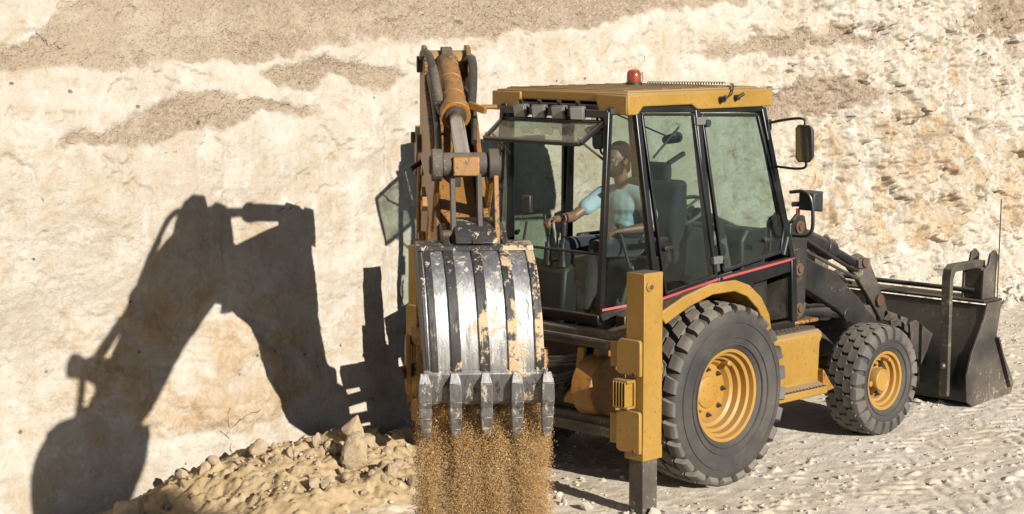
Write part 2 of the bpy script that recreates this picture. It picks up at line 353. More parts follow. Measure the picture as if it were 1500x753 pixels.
# ------------------------------------------------------------------ mesh builder
class MB:
    def __init__(self):
        self.v = []; self.f = []; self.mi = []; self.cur = 0
    def add(self, vs, fs):
        o = len(self.v)
        self.v.extend([tuple(x) for x in vs]); self.f.extend([tuple(i + o for i in f) for f in fs])
        self.mi.extend([self.cur] * len(fs))
    def hexa(self, a, b):           # two quads, matching corners
        self.add(list(a) + list(b), [(0, 1, 2, 3), (7, 6, 5, 4), (0, 4, 5, 1), (1, 5, 6, 2), (2, 6, 7, 3), (3, 7, 4, 0)])
        return self
    def box(self, x0, x1, y0, y1, z0, z1):
        return self.hexa([(x0, y0, z0), (x1, y0, z0), (x1, y1, z0), (x0, y1, z0)], [(x0, y0, z1), (x1, y0, z1), (x1, y1, z1), (x0, y1, z1)])
    def obox(self, c, u, v, w):     # centre and three half-axes
        c, u, v, w = map(Vector, (c, u, v, w))
        q = lambda s: [c - u - v + s * w, c + u - v + s * w, c + u + v + s * w, c - u + v + s * w]
        return self.hexa(q(-1), q(1))
    def bar(self, p0, p1, w, h, up=(0, 0, 1)):
        p0, p1 = Vector(p0), Vector(p1); d = p1 - p0
        s = d.cross(Vector(up)).normalized(); n = s.cross(d).normalized()
        return self.obox((p0 + p1) / 2, d / 2, s * (w / 2), n * (h / 2))
    def prism(self, poly, fn, t0, t1):
        n = len(poly)
        vs = [fn(a, b, t0) for a, b in poly] + [fn(a, b, t1) for a, b in poly]
        fs = [tuple(range(n - 1, -1, -1)), tuple(range(n, 2 * n))]
        fs += [(i, (i + 1) % n, n + (i + 1) % n, n + i) for i in range(n)]
        self.add(vs, fs); return self
    def cyl(self, p0, p1, r0, r1=None, n=24):
        r1 = r0 if r1 is None else r1
        p0, p1 = Vector(p0), Vector(p1); d = (p1 - p0).normalized()
        a = d.orthogonal().normalized(); b = d.cross(a)
        vs = []
        for p, r in ((p0, r0), (p1, r1)):
            vs += [p + (a * math.cos(2 * math.pi * i / n) + b * math.sin(2 * math.pi * i / n)) * r for i in range(n)]
        fs = [tuple(range(n - 1, -1, -1)), tuple(range(n, 2 * n))]
        fs += [(i, (i + 1) % n, n + (i + 1) % n, n + i) for i in range(n)]
        self.add(vs, fs); return self
    def tube(self, pts, r, n=10, smooth=True, sub=6):
        pts = [Vector(p) for p in pts]
        if smooth and len(pts) > 2:
            q = [pts[0] * 2 - pts[1]] + pts + [pts[-1] * 2 - pts[-2]]; out = []
            for i in range(1, len(q) - 2):
                for k in range(sub):
                    t = k / sub; p0, p1, p2, p3 = q[i - 1:i + 3]
                    out.append(0.5 * ((2 * p1) + (p2 - p0) * t + (2 * p0 - 5 * p1 + 4 * p2 - p3) * t * t + (3 * p1 - p0 - 3 * p2 + p3) * t ** 3))
            out.append(pts[-1]); pts = out
        vs = []; m = len(pts); a = None
        for i, p in enumerate(pts):
            d = (pts[min(i + 1, m - 1)] - pts[max(i - 1, 0)]).normalized()
            a = d.orthogonal().normalized() if a is None else (a - d * a.dot(d)).normalized()
            b = d.cross(a); rr = r(i / (m - 1)) if callable(r) else r
            vs += [p + (a * math.cos(2 * math.pi * k / n) + b * math.sin(2 * math.pi * k / n)) * rr for k in range(n)]
        fs = [tuple(range(n - 1, -1, -1)), tuple((m - 1) * n + k for k in range(n))]
        for i in range(m - 1):
            fs += [(i * n + k, i * n + (k + 1) % n, (i + 1) * n + (k + 1) % n, (i + 1) * n + k) for k in range(n)]
        self.add(vs, fs); return self
    def lathe(self, prof, c, axis, n=48, closed=False, caps=True):   # prof: (radius, distance along axis)
        c = Vector(c); ax = Vector(axis).normalized(); a = ax.orthogonal().normalized(); b = ax.cross(a); m = len(prof)
        vs = [c + ax * h + (a * math.cos(2 * math.pi * i / n) + b * math.sin(2 * math.pi * i / n)) * r for r, h in prof for i in range(n)]
        fs = []
        for j in range(m if closed else m - 1):
            j2 = (j + 1) % m
            fs += [(j * n + i, j * n + (i + 1) % n, j2 * n + (i + 1) % n, j2 * n + i) for i in range(n)]
        if not closed and caps:
            if prof[0][0] > 1e-6: fs.append(tuple(range(n - 1, -1, -1)))
            if prof[-1][0] > 1e-6: fs.append(tuple((m - 1) * n + i for i in range(n)))
        self.add(vs, fs); return self
    def ball(self, c, r, s=(1, 1, 1), nu=16, nv=10):
        c = Vector(c); vs = []; fs = []
        rows = []
        for j in range(nv + 1):
            th = math.pi * j / nv
            if j in (0, nv):
                rows.append([len(vs)]); vs.append(c + Vector((0, 0, r * s[2] * math.cos(th))))
            else:
                rows.append(list(range(len(vs), len(vs) + nu)))
                for i in range(nu):
                    ph = 2 * math.pi * i / nu
                    vs.append(c + Vector((r * s[0] * math.sin(th) * math.cos(ph), r * s[1] * math.sin(th) * math.sin(ph), r * s[2] * math.cos(th))))
        for j in range(nv):
            A, B = rows[j], rows[j + 1]
            for i in range(nu):
                i2 = (i + 1) % nu
                if len(A) == 1: fs.append((A[0], B[i], B[i2]))
                elif len(B) == 1: fs.append((A[i], B[0], A[i2]))
                else: fs.append((A[i], B[i], B[i2], A[i2]))
        self.add(vs, fs); return self
    def capsule(self, p0, p1, r0, r1=None, n=14):
        r1 = r0 if r1 is None else r1
        self.ball(p0, r0, nu=n, nv=8); self.ball(p1, r1, nu=n, nv=8); self.cyl(p0, p1, r0, r1, n); return self
    def build(self, name, mat, parent=None, bevel=0.0, seg=2, angle=35, label=None):
        me = bpy.data.meshes.new(name)
        me.from_pydata(self.v, [], self.f)
        mats = mat if isinstance(mat, (list, tuple)) else [mat]
        for x in mats: me.materials.append(x)
        if len(mats) > 1: me.polygons.foreach_set("material_index", self.mi)
        bm = bmesh.new(); bm.from_mesh(me); bmesh.ops.recalc_face_normals(bm, faces=bm.faces); bm.to_mesh(me); bm.free()
        me.polygons.foreach_set("use_smooth", [True] * len(me.polygons))
        me.set_sharp_from_angle(angle=R(angle))
        o = bpy.data.objects.new(name, me); col.objects.link(o)
        if parent: o.parent = parent
        if bevel > 0:
            b = o.modifiers.new("bevel", 'BEVEL'); b.width = bevel; b.segments = seg; b.limit_method = 'ANGLE'; b.angle_limit = R(40)
            b.harden_normals = False
        if label: o['label'] = label
        return o

def tag(o, label=None, cat=None, group=None, kind=None):
    if label: o['label'] = label
    if cat: o['category'] = cat
    if group: o['group'] = group
    if kind: o['kind'] = kind
    return o

def empty(name, loc=(0, 0, 0)):
    o = bpy.data.objects.new(name, None); o.location = loc; o.empty_display_size = 0.3; col.objects.link(o); return o

def copy_tree(o, parent=None):
    c = o.copy(); col.objects.link(c); c.parent = parent
    for ch in list(o.children): copy_tree(ch, c)
    return c

def grid_object(name, X, Y, Z, mat, attr=None):
    """one sheet from 2-D arrays of coordinates"""
    h, w = X.shape
    me = bpy.data.meshes.new(name)
    co = np.stack([X, Y, Z], -1).astype(np.float32).reshape(-1, 3)
    idx = np.arange(h * w, dtype=np.int32).reshape(h, w)
    q = np.stack([idx[:-1, :-1], idx[:-1, 1:], idx[1:, 1:], idx[1:, :-1]], -1).reshape(-1, 4)
    me.vertices.add(h * w); me.vertices.foreach_set("co", co.ravel())
    me.loops.add(q.size); me.loops.foreach_set("vertex_index", q.ravel())
    me.polygons.add(len(q)); me.polygons.foreach_set("loop_start", np.arange(0, q.size, 4, dtype=np.int32))
    me.polygons.foreach_set("use_smooth", np.ones(len(q), dtype=bool))
    me.update(calc_edges=True)
    if attr is not None:
        a = me.color_attributes.new("strata", 'FLOAT_COLOR', 'POINT')
        a.data.foreach_set("color", np.concatenate([attr, np.ones(attr.shape[:2] + (1,))], -1).astype(np.float32).ravel())
    me.materials.append(mat)
    o = bpy.data.objects.new(name, me); col.objects.link(o)
    return o

def soup(name, V, F, mat):
    """many small lumps as one mesh: V (n,3), F list of equal-size faces (m,k)"""
    me = bpy.data.meshes.new(name)
    k = F.shape[1]
    me.vertices.add(len(V)); me.vertices.foreach_set("co", V.astype(np.float32).ravel())
    me.loops.add(F.size); me.loops.foreach_set("vertex_index", F.astype(np.int32).ravel())
    me.polygons.add(len(F)); me.polygons.foreach_set("loop_start", np.arange(0, F.size, k, dtype=np.int32))
    me.update(calc_edges=True); me.materials.append(mat)
    o = bpy.data.objects.new(name, me); col.objects.link(o)
    return o

# ------------------------------------------------------------------ the quarry floor
def axis_coords(lo, hi, step, far_lo, far_hi, growth=1.16):
    a = list(np.arange(lo, hi + step / 2, step))
    s = step; x = lo; left = []
    while x > far_lo: s *= growth; x -= s; left.append(x)
    s = step; x = a[-1]; right = []
    while x < far_hi: s *= growth; x += s; right.append(x)
    return np.array(left[::-1] + a + right)

def wall_y(x, z):
    """base surface of the cut face before its relief"""
    return 1.76 + 0.08 * z + 0.10 * np.sin(x * 0.55 + 0.6) * sstep(2, 5, x) + 0.05 * np.maximum(x - 6, 0) + 0.30 * sstep(-2.0, -4.2, x) * (1 - sstep(0.6, 2.4, z))

def mound(x, y):
    h = np.zeros_like(x)
    for cx, cy, a, sx, sy in ((-2.6, 1.35, 0.24, 0.70, 0.5), (-1.75, 1.2, 0.26, 0.55, 0.5), (-3.55, 1.35, 0.10, 0.5, 0.4),
                              (-0.7, 1.4, 0.16, 0.6, 0.35), (-2.2, 0.5, 0.10, 0.9, 0.4), 
                              (-3.0, 0.55, 0.12, 0.8, 0.5), (1.0, 1.6, 0.12, 1.2, 0.22), (4.0, 1.65, 0.14, 2.0, 0.2), (7.5, 1.9, 0.20, 1.5, 0.3)):
        h = h + a * np.exp(-((x - cx) / sx) ** 2 - ((y - cy) / sy) ** 2)
    return h

def floor_z(x, y):
    z = 0.045 * np.clip(x - 0.6, 0, 6) * sstep(0.3, 2.0, x) + mound(x, y)
    return z - 0.14 * sstep(-2.9, -3.6, x) * sstep(0.2, 1.0, y)

gx = axis_coords(-5.2, 9.6, 0.016, -60, 70)
gy = axis_coords(-3.2, 2.0, 0.016, -60, 12)
GX, GY = np.meshgrid(gx, gy)
near = (1 - sstep(9, 14, GX)) * sstep(-9, -7, GX) * sstep(-7, -4.5, GY)
GZ = floor_z(GX, GY)
lump = fbm(GX * 1.1, GY * 1.1, 4, 3) * 0.014
mid_ = fbm(GX * 6, GY * 6, 5, 21, 0.6) * 0.0045
d1, d2, v = worley(GX * 7.0 + fbm(GX * 3, GY * 3, 2, 8) * 0.6, GY * 7.0, 5)
patch = sstep(-0.15, 0.45, fbm(GX * 0.9 + 4, GY * 0.9, 3, 31) + 0.15)
clods = np.clip(0.42 - d1, 0, 1) * (v > 0.87) * 0.06 * patch
d1b, d2b, vb = worley(GX * 17.0, GY * 17.0, 6)
clods2 = np.clip(0.45 - d1b, 0, 1) * (vb > 0.90) * 0.06 * (0.35 + 0.65 * patch)
# wheel-rut prints: chevron lug marks in two lanes in front of the machine
def rut(cx0, cy0, ang, half, per):
    c, s = math.cos(ang), math.sin(ang)
    u = (GX - cx0) * c + (GY - cy0) * s; w = -(GX - cx0) * s + (GY - cy0) * c
    lane = 1 - sstep(half * 0.8, half, np.abs(w))
    ph = (u + np.abs(w) * 0.7) / per
    tri = np.abs((ph % 1.0) - 0.5) * 2
    return lane * (sstep(0.35, 0.6, tri) - 0.5) * 0.010 * sstep(0.0, 0.3, fbm(GX * 2.6, GY * 2.6, 4, 77) + 0.1)
ruts = rut(3.2, -1.95, R(6), 0.24, 0.17) + rut(2.0, -2.75, R(-4), 0.22, 0.15) + rut(5.4, -1.2, R(14), 0.24, 0.17) + rut(0.6, -1.75, R(9), 0.2, 0.16)
rim_noise = (fbm(GX * 2.6, GY * 2.6, 5, 51, 0.55) * 0.045 + (v - 0.5) * sstep(0, 0.2, d2 - d1) * 0.028) * np.clip(mound(GX, GY) / 0.12, 0, 1)
d1c, d2c, vc = worley(GX * 12 + fbm(GX * 5, GY * 5, 2, 9) * 0.5, GY * 12, 27)
heap_crumb = np.clip(mound(GX, GY) / 0.10, 0, 1) * (fbm(GX * 15, GY * 15, 4, 57, 0.65) * 0.010 + np.clip(0.55 - d1c, 0, 1) * (vc > 0.5) * 0.06 * vc)
GZ = GZ + near * (lump + mid_ + clods + clods2 + ruts + rim_noise + heap_crumb)
# keep the pads under wheels and stabilisers level
for px, py, r_, zz in ((0, -.94, .42, 0.0), (0, .94, .42, 0.0), (2.127, -.95, .34, 0.06), (2.127, .95, .34, 0.06), (-1.05, -1.2, .2, 0.0), (-1.05, 1.2, .2, 0.0)):
    k = 1 - sstep(r_ * 0.45, r_, np.hypot(GX - px, GY - py))
    GZ = GZ * (1 - k) + k * (zz + 0.004 + 0.25 * mid_)
gm = np.zeros(GX.shape + (3,))
gm[..., 0] = np.clip((mound(GX, GY) + 0.04 * fbm(GX * 2, GY * 2, 4, 61)) / 0.06, 0, 1) * sstep(0.5, -0.6, GX)
gm[..., 1] = np.clip(sstep(-4.2, -6.5, GY) + sstep(-6.5, -9, GX) + sstep(12, 18, GX), 0, 1)   # ground out of view, darkened to cut its bounce light
ground = grid_object("ground", GX, GY, GZ, M['ground'], gm)
tag(ground, "pale dusty quarry floor with tyre prints and clods", "ground", kind="structure")

def ground_at(x, y):
    i = np.clip(np.searchsorted(gx, x), 0, len(gx) - 1); j = np.clip(np.searchsorted(gy, y), 0, len(gy) - 1)
    return GZ[j, i]

# ------------------------------------------------------------------ the quarry face
BANDS = [
 [(-6.5, 3.3), (-4.45, 3.3), (-4.24, 3.31), (-3.99, 3.33), (-3.71, 3.58), (-3.46, 3.97), (-1.08, 4.4), (-0.19, 4.2), (0.96, 4.1), (3.23, 4.1), (4.52, 4.0), (4.11, 3.69), (2.8, 3.62), (1.92, 3.49), (0.41, 3.38), (-0.39, 3.35), (-1.14, 3.32), (-1.63, 3.3), (-2.5, 3.22), (-3.03, 3.19), (-3.53, 3.14), (-4.25, 3.12), (-6.5, 3.12)],
 [(-3.86, 2.65), (-3.44, 2.83), (-2.97, 2.93), (-2.52, 2.99), (-2.0, 2.9), (-1.43, 2.8), (-1.45, 2.72), (-1.67, 2.76), (-2.21, 2.76), (-2.92, 2.63), (-3.57, 2.62)],
 [(-2.02, 3.16), (-1.7, 3.24), (-1.29, 3.21), (-0.71, 3.17), (-0.41, 3.08), (-0.72, 2.94), (-1.16, 3.03), (-1.52, 2.99), (-1.86, 3.02)],
 [(3.22, 3.22), (3.81, 3.35), (4.6, 3.43), (5.67, 3.46), (6.56, 3.43), (6.49, 3.31), (5.41, 3.29), (4.47, 3.21), (3.59, 3.19)],
 [(3.92, 2.62), (4.44, 2.81), (5.15, 2.94), (6.01, 2.99), (6.32, 2.88), (6.64, 2.74), (6.24, 2.66), (5.36, 2.55), (4.42, 2.53)],
 [(8.41, 4.2), (12.6, 4.2), (12.5, 3.3), (9.59, 3.35), (8.44, 3.39)],
]
OCHRE = [
 [(6.23, 2.43), (7.04, 2.63), (7.86, 2.45), (8.54, 1.71), (8.2, 1.16), (7.18, 0.93), (6.16, 1.54)],
 [(5.9, 1.56), (6.56, 1.67), (6.93, 1.26), (6.38, 1.0), (5.76, 1.27)],
 [(-3.68, 1.35), (-2.64, 1.5), (-1.85, 1.42), (-1.55, 0.83), (-1.79, 0.42), (-2.74, 0.24), (-3.63, 0.48)],
 [(4.9, 2.3), (5.6, 2.45), (5.9, 1.9), (5.5, 1.4), (4.9, 1.6)],
 [(7.2, 3.2), (8.2, 3.3), (8.3, 2.8), (7.4, 2.75)],
 [(9.2, 2.0), (10.4, 2.4), (11.2, 1.4), (10.2, 0.7), (9.1, 1.1)],
]
def poly_mask(px, pz, poly, soft):
    """soft inside mask from the signed distance to a polygon"""
    inside = np.zeros(px.shape, bool); dist = np.full(px.shape, 9.0)
    n = len(poly)
    for i in range(n):
        (x0, z0), (x1, z1) = poly[i], poly[(i + 1) % n]
        cond = (z0 > pz) != (z1 > pz)
        with np.errstate(divide='ignore', invalid='ignore'):
            xc = (x1 - x0) * (pz - z0) / (z1 - z0 + 1e-12) + x0
        inside ^= cond & (px < xc)
        dx, dz = x1 - x0, z1 - z0
        t = np.clip(((px - x0) * dx + (pz - z0) * dz) / (dx * dx + dz * dz), 0, 1)
        dist = np.minimum(dist, np.hypot(px - x0 - t * dx, pz - z0 - t * dz))
    return sstep(-soft, soft, np.where(inside, dist, -dist))

wx = axis_coords(-5.4, 10.3, 0.013, -40, 60)
wz = np.concatenate([np.arange(-0.4, 4.2, 0.013), 4.2 + np.cumsum(0.013 * 1.13 ** np.arange(1, 34))])
WX, WZ = np.meshgrid(wx, wz)
ux = WX + fbm(WX * 2.2, WZ * 2.2, 5, 91, 0.6) * 0.14; uz = WZ + fbm(WX * 2.0 + 9, WZ * 2.0, 5, 95, 0.6) * 0.075
grav = np.zeros_like(WX); ochre = np.zeros_like(WX)
for pl in BANDS: grav = np.maximum(grav, poly_mask(ux, uz, pl, 0.05))
for pl in OCHRE: ochre = np.maximum(ochre, poly_mask(ux, uz, pl, 0.12))
grav_c = grav * (0.68 + 0.32 * sstep(-0.35, 0.25, fbm(WX * 0.8 + 2, WZ * 3.0, 4, 191)))
right = sstep(3.0, 6.5, WX); left = 1 - sstep(-1.0, 2.0, WX)
base_rel = fbm(WX * 0.45, WZ * 0.6, 3, 40) * 0.07
rough_rel = fbm(WX * 2.3, WZ * 2.8, 6, 44, 0.55)
ridge = 1 - np.abs(fbm(WX * 1.7 + 3, WZ * 2.4, 5, 47, 0.55))
dA, dB, cv = worley(WX * 1.5 + fbm(WX, WZ, 3, 14) * 0.5, WZ * 1.9 + fbm(WX, WZ, 3, 15) * 0.4, 9)
facets = (cv - 0.5) * sstep(0.0, 0.09, dB - dA)
dC, dD, cw = worley(WX * 6 + fbm(WX * 3, WZ * 3, 3, 16) * 0.5, WZ * 6, 19)
small_f = (cw - 0.5) * sstep(0.0, 0.12, dD - dC)
amp = 0.010 + 0.065 * right + 0.03 * ochre
rel = base_rel + rough_rel * amp + facets * (0.012 + 0.20 * right * (0.45 + 0.55 * ochre)) + small_f * (0.003 + 0.045 * right) + (ridge - 0.8) * 0.11 * right
dE, dF, ce = worley(WX * 22, WZ * 22, 23)
rel = rel - grav * (0.030 + fbm(WX * 9, WZ * 9, 4, 33, 0.65) * 0.007 - np.clip(0.4 - dE, 0, 1) * 0.018 * (ce > 0.6))
# pits and spalls
sp_ = sstep(0.52, 0.62, fbm(WX * 2.6 + 20, WZ * 3.4 + 7, 4, 66, 0.6)) * (0.25 + 0.75 * sstep(1.2, 2.6, WZ))
rel = rel - sp_ * (0.022 + 0.065 * right)
sp2 = sstep(0.50, 0.56, fbm(WX * 7 + 3, WZ * 8, 3, 69, 0.6))
rel = rel - sp2 * (0.006 + 0.022 * right)
crumb = fbm(WX * 26, WZ * 26, 3, 173, 0.7)
rel = rel + crumb * (0.0022 + 0.004 * right + 0.004 * grav) + np.abs(fbm(WX * 9, WZ * 11, 4, 177, 0.65)) * (0.006 + 0.020 * right)
# long vertical digging scars
for sx_, z0_, z1_, dpt in ((-2.42, 1.3, 2.75, 0.03), (-0.75, 0.9, 2.9, 0.035), (-1.55, 0.4, 1.9, 0.02), (3.9, 1.2, 2.6, 0.03), (5.05, 0.9, 2.8, 0.03)):
    w_ = np.abs(WX - sx_ - fbm(WX * 0 + sx_, WZ * 1.5, 3, 71) * 0.05)
    rel = rel - dpt * np.exp(-(w_ / 0.03) ** 2) * sstep(z0_, z0_ + .3, WZ) * (1 - sstep(z1_ - .3, z1_, WZ)) * (0.5 + 0.5 * sstep(-0.2, 0.2, perlin(WX * 4, WZ * 5, 72)))
# the foot of the face swells out over the floor
foot = np.clip(0.55 - WZ, 0, 1) ** 1.5 * (0.12 + 0.33 * sstep(-2.5, 0.5, WX)) * (0.7 + 0.5 * fbm(WX * 1.2, WZ * 1.2, 3, 81))
WY = wall_y(WX, WZ) - rel - foot
WZ2 = WZ + fbm(WX * 3, WZ * 3, 3, 85) * 0.02
strata = np.stack([grav_c * 0.95, ochre * sstep(-0.45, 0.25, rough_rel), np.clip(right * 0.9 + 0.15, 0, 1) * (1 - grav)], -1)
# plateau behind the rim
for k in range(10):
    pass
face = grid_object("quarry_face", WX, WY, WZ2, M['face'], strata)
tag(face, "cream quarry face with brown gravel bands and ochre patches", "quarry face", kind="structure")
top_z = float(wz[-1])
plat = grid_object("quarry_plateau", *np.meshgrid(np.linspace(-40, 60, 60), np.linspace(float(WY[-1].mean()) - 0.05, 60, 30)), np.full((30, 60), top_z - 0.02) + np.random.RandomState(1).rand(30, 60) * 0.02, M['ground'])
tag(plat, "flat ground on top of the quarry face", "ground", kind="structure")
# ------------------------------------------------------------------ the backhoe loader
machine = empty("backhoe_loader")
tag(machine, "yellow and black backhoe loader dumping soil in front of the quarry face", "backhoe loader")
P_ = lambda name, mb, mat, parent=None, **k: mb.build(name, mat, parent or machine, **k)

def sym(fn):            # both sides of the machine
    for s in (-1, 1): fn(s)

# --- chassis, axles
b = MB().box(-0.98, 2.85, -0.34, 0.34, 0.62, 0.98).box(-0.55, 0.5, -0.28, 0.28, 0.45, 0.63).box(2.72, 2.98, -0.42, 0.42, 0.6, 1.02)
P_("chassis", b, M['worn_black'], bevel=0.012)
b = MB().cyl((0, -0.72, 0.70), (0, 0.72, 0.70), 0.13).ball((0, 0, 0.70), 0.24, (1, 1.1, 1)).box(-0.12, 0.12, -0.6, -0.42, 0.55, 0.95).box(-0.12, 0.12, 0.42, 0.6, 0.55, 0.95)
P_("drive_axle", b, M['worn_yellow'], bevel=0.01)
b = MB().bar((2.127, -0.75, 0.53), (2.127, 0.75, 0.53), 0.16, 0.18).ball((2.127, 0, 0.53), 0.19).cyl((2.0, -0.6, 0.55), (2.0, 0.6, 0.55), 0.035)
P_("steering_axle", b, M['worn_yellow'], bevel=0.01)

# --- wheels
def make_wheel(name, rad, width, rim_r, tread, dish, nuts, label=None):
    """a wheel about the origin whose outer face looks towards -Y"""
    w = empty(name); w.parent = machine
    hw = width / 2; depth = 0.036 if rad > 0.6 else 0.026
    rb = rad - depth
    half = [(rim_r, 0.80 * hw), (rim_r + 0.02, 0.90 * hw), (rim_r + 0.07, 0.985 * hw), ((rim_r + rb) / 2 + 0.02, 1.03 * hw), (rb - 0.09, 1.01 * hw), (rb - 0.045, 0.96 * hw), (rb - 0.012, 0.86 * hw), (rb, 0.6 * hw), (rb + 0.004, 0.25 * hw)]
    prof = [(r, -y) for r, y in half] + [(rb + 0.005, 0)] + [(r, y) for r, y in reversed(half)]
    t = MB().lathe(prof, (0, 0, 0), (0, 1, 0), 96, caps=False)
    # moulded rings on the sidewall
    for rr, dy in ((rim_r + 0.045, 0.972), (rim_r + 0.10, 1.012), (rb - 0.10, 1.022)):
        for sgn in (-1, 1):
            t.lathe([(rr - 0.007, sgn * hw * (dy - 0.02)), (rr - 0.003, sgn * (hw * dy + 0.006)), (rr + 0.003, sgn * (hw * dy + 0.006)), (rr + 0.007, sgn * hw * (dy - 0.02))], (0, 0, 0), (0, 1, 0), 72, caps=False)
    t.build("tyre", M['rubber'], w, angle=50)
    # tread blocks follow the cross-section: s in [-1.25, 1.25]; beyond 1 they wrap over the shoulder
    def sect(s):
        a = abs(s); sg = 1 if s >= 0 else -1
        if a <= 0.86:
            y = a * hw; r = rb + 0.004 - 0.012 * (a / 0.86) ** 2; nn = (0.14 * a, 1.0)
        else:
            k = (a - 0.86) / 0.4
            y = hw * (0.86 + 0.145 * math.sin(min(k, 1) * 1.5)); r = rb - 0.008 - 0.10 * (1 - math.cos(min(k, 1) * 1.45)) - 0.02 * k
            an = 0.35 + k * 1.05; nn = (math.sin(an), math.cos(an))
        ln = math.hypot(*nn)
        return sg * y, r, sg * nn[0] / ln, nn[1] / ln
    tb = MB()
    def lug(s0, s1, th0, slope, hws, hwe, k=5, hgt=depth):
        base, top = [], []
        for i in range(k + 1):
            u = i / k; s = s0 + (s1 - s0) * u
            y, r, ny, nr = sect(s)
            hw_ = hws(u) if callable(hws) else hws + (hwe - hws) * u
            hh = hgt * (1.0 if abs(s) < 0.95 else max(0.35, 1.0 - (abs(s) - 0.95) * 1.8))
            for lst, off, sc in ((base, -0.008, 1.06), (top, hh, 0.90)):
                su = s
                if lst is top and i in (0, k): su = s + (0.02 if i == 0 else -0.02) * (1 if s1 > s0 else -1)
                yy, rr, ny, nr = sect(su)
                row = []
                for q in (-1, 1):
                    th = th0 + slope * (u if s1 > s0 else 1 - u) * 1.0 + q * hw_ * sc
                    R_ = rr + off * nr
                    row.append((R_ * math.cos(th), yy + off * ny, R_ * math.sin(th)))
                lst.append(row)
        vs = [v for r_ in base for v in r_] + [v for r_ in top for v in r_]
        n = 2 * (k + 1); fs = []
        for i in range(k):
            a = 2 * i
            fs += [(n + a, n + a + 1, n + a + 3, n + a + 2), (a, a + 2, n + a + 2, n + a), (a + 1, n + a + 1, n + a + 3, a + 3)]
        fs += [(0, n, n + 1, 1), (2 * k, 2 * k + 1, n + 2 * k + 1, n + 2 * k)]
        tb.add(vs, fs)
    if tread == 'bar':
        n = 25; st = 2 * math.pi / n
        for i in range(n):
            a = i * st
            for sg in (-1, 1):
                off = st * 0.5 if sg > 0 else 0
                lug(sg * 0.56, sg * 1.03, a + off, R(-2.2), R(5.0), R(4.5), 6)
                lug(sg * 0.04, sg * 0.50, a + off + st * 0.42, R(-4.5), R(5.3), R(5.6), 4)
    else:
        n = 22; st = 2 * math.pi / n
        hexw = lambda u: R(4.6) + R(3.0) * math.sin(math.pi * u) ** 0.8
        for i in range(n):
            a = i * st
            lug(-0.27, 0.27, a, 0, hexw, None, 6)
            for sg in (-1, 1):
                lug(sg * 0.20, sg * 0.70, a + st * 0.5, 0, hexw, None, 6)
                lug(sg * 0.63, sg * 1.22, a, 0, lambda u: R(4.5) + R(2.7) * (1 - abs(2 * u - 0.75) * 0.75), None, 6)
    tb.build("tread", M['tread'], w, angle=30)
    # rim: stepped well, dished disc
    rim = [(rim_r + 0.012, -0.86 * hw), (rim_r + 0.012, -0.83 * hw), (rim_r - 0.02, -0.80 * hw), (rim_r - 0.028, -0.62 * hw), (rim_r - 0.052, -0.58 * hw), (rim_r - 0.058, -0.36 * hw),
           (rim_r - 0.082, -0.31 * hw), (rim_r - 0.09, -0.10 * hw), (rim_r - 0.115, -0.04 * hw), (rim_r * 0.62, dish), (rim_r * 0.55, dish - 0.012), (0.0, dish - 0.012)]
    rim += [(0.0, dish + 0.03), (rim_r - 0.02, dish + 0.06), (rim_r, 0.8 * hw), (rim_r + 0.004, 0.8 * hw)]
    MB().lathe(rim, (0, 0, 0), (0, 1, 0), 72, caps=False).build("rim", M['rim_yellow'], w, angle=28)
    MB().box(rim_r * 0.10, rim_r * 0.24, dish - 0.12, dish - 0.02, rim_r * 0.66, rim_r * 0.78).build("valve_guard", M['rim_yellow'], w, bevel=0.01)
    hubr = 0.125 if rad > 0.6 else 0.098
    if rad > 0.6:
        hb = MB().lathe([(hubr, dish), (hubr, dish - 0.022), (hubr - 0.012, dish - 0.03), (0.03, dish - 0.032), (0, dish - 0.032)], (0, 0, 0), (0, 1, 0), 40)
        hb.lathe([(0.155, dish), (0.155, dish - 0.014), (0.0, dish - 0.014)], (0, 0, 0), (0, 1, 0), 40)
        for i in range(6):
            a = i * math.pi / 3
            hb.cyl((0.07 * math.cos(a), dish - 0.03, 0.07 * math.sin(a)), (0.07 * math.cos(a), dish - 0.037, 0.07 * math.sin(a)), 0.008, n=8)
    else:
        hb = MB().lathe([(hubr, dish), (hubr, dish - 0.085), (hubr - 0.008, dish - 0.098), (hubr * 0.8, dish - 0.10), (hubr * 0.78, dish - 0.094), (0, dish - 0.092)], (0, 0, 0), (0, 1, 0), 40)
        for i in range(2):
            a = R(200 + 150 * i)
            hb.cyl((hubr * 1.2 * math.cos(a), dish, hubr * 1.2 * math.sin(a)), (hubr * 1.2 * math.cos(a), dish - 0.06, hubr * 1.2 * math.sin(a)), 0.024, n=14)
    hb.build("hub", M['rim_yellow'], w, bevel=0.003)
    for i in range(nuts):
        a = (i + 0.5) * 2 * math.pi / nuts
        rr = 0.178 if rad > 0.6 else 0.132
        c = (rr * math.cos(a), rr * math.sin(a))
        nb = MB().cyl((c[0], dish + 0.0, c[1]), (c[0], dish - 0.02, c[1]), 0.021, n=14).cyl((c[0], dish - 0.012, c[1]), (c[0], dish - 0.034, c[1]), 0.0155, n=6).cyl((c[0], dish - 0.03, c[1]), (c[0], dish - 0.05, c[1]), 0.009, n=10)
        nb.build("wheel_nut", M['bolt'], w)
    return w
dw = make_wheel("drive_wheel", 0.702, 0.43, 0.352, 'bar', 0.03, 8)
dw.location = (0, -0.945, 0.702); dw.rotation_euler = (0, R(20), 0)
dw2 = copy_tree(dw, machine); dw2.location = (0, 0.945, 0.702); dw2.rotation_euler = (0, R(33), R(180))
sw = make_wheel("steered_wheel", 0.468, 0.33, 0.245, 'hex', -0.02, 8)
sw.location = (2.127, -0.965, 0.53); sw.rotation_euler = (0, R(9), R(0))
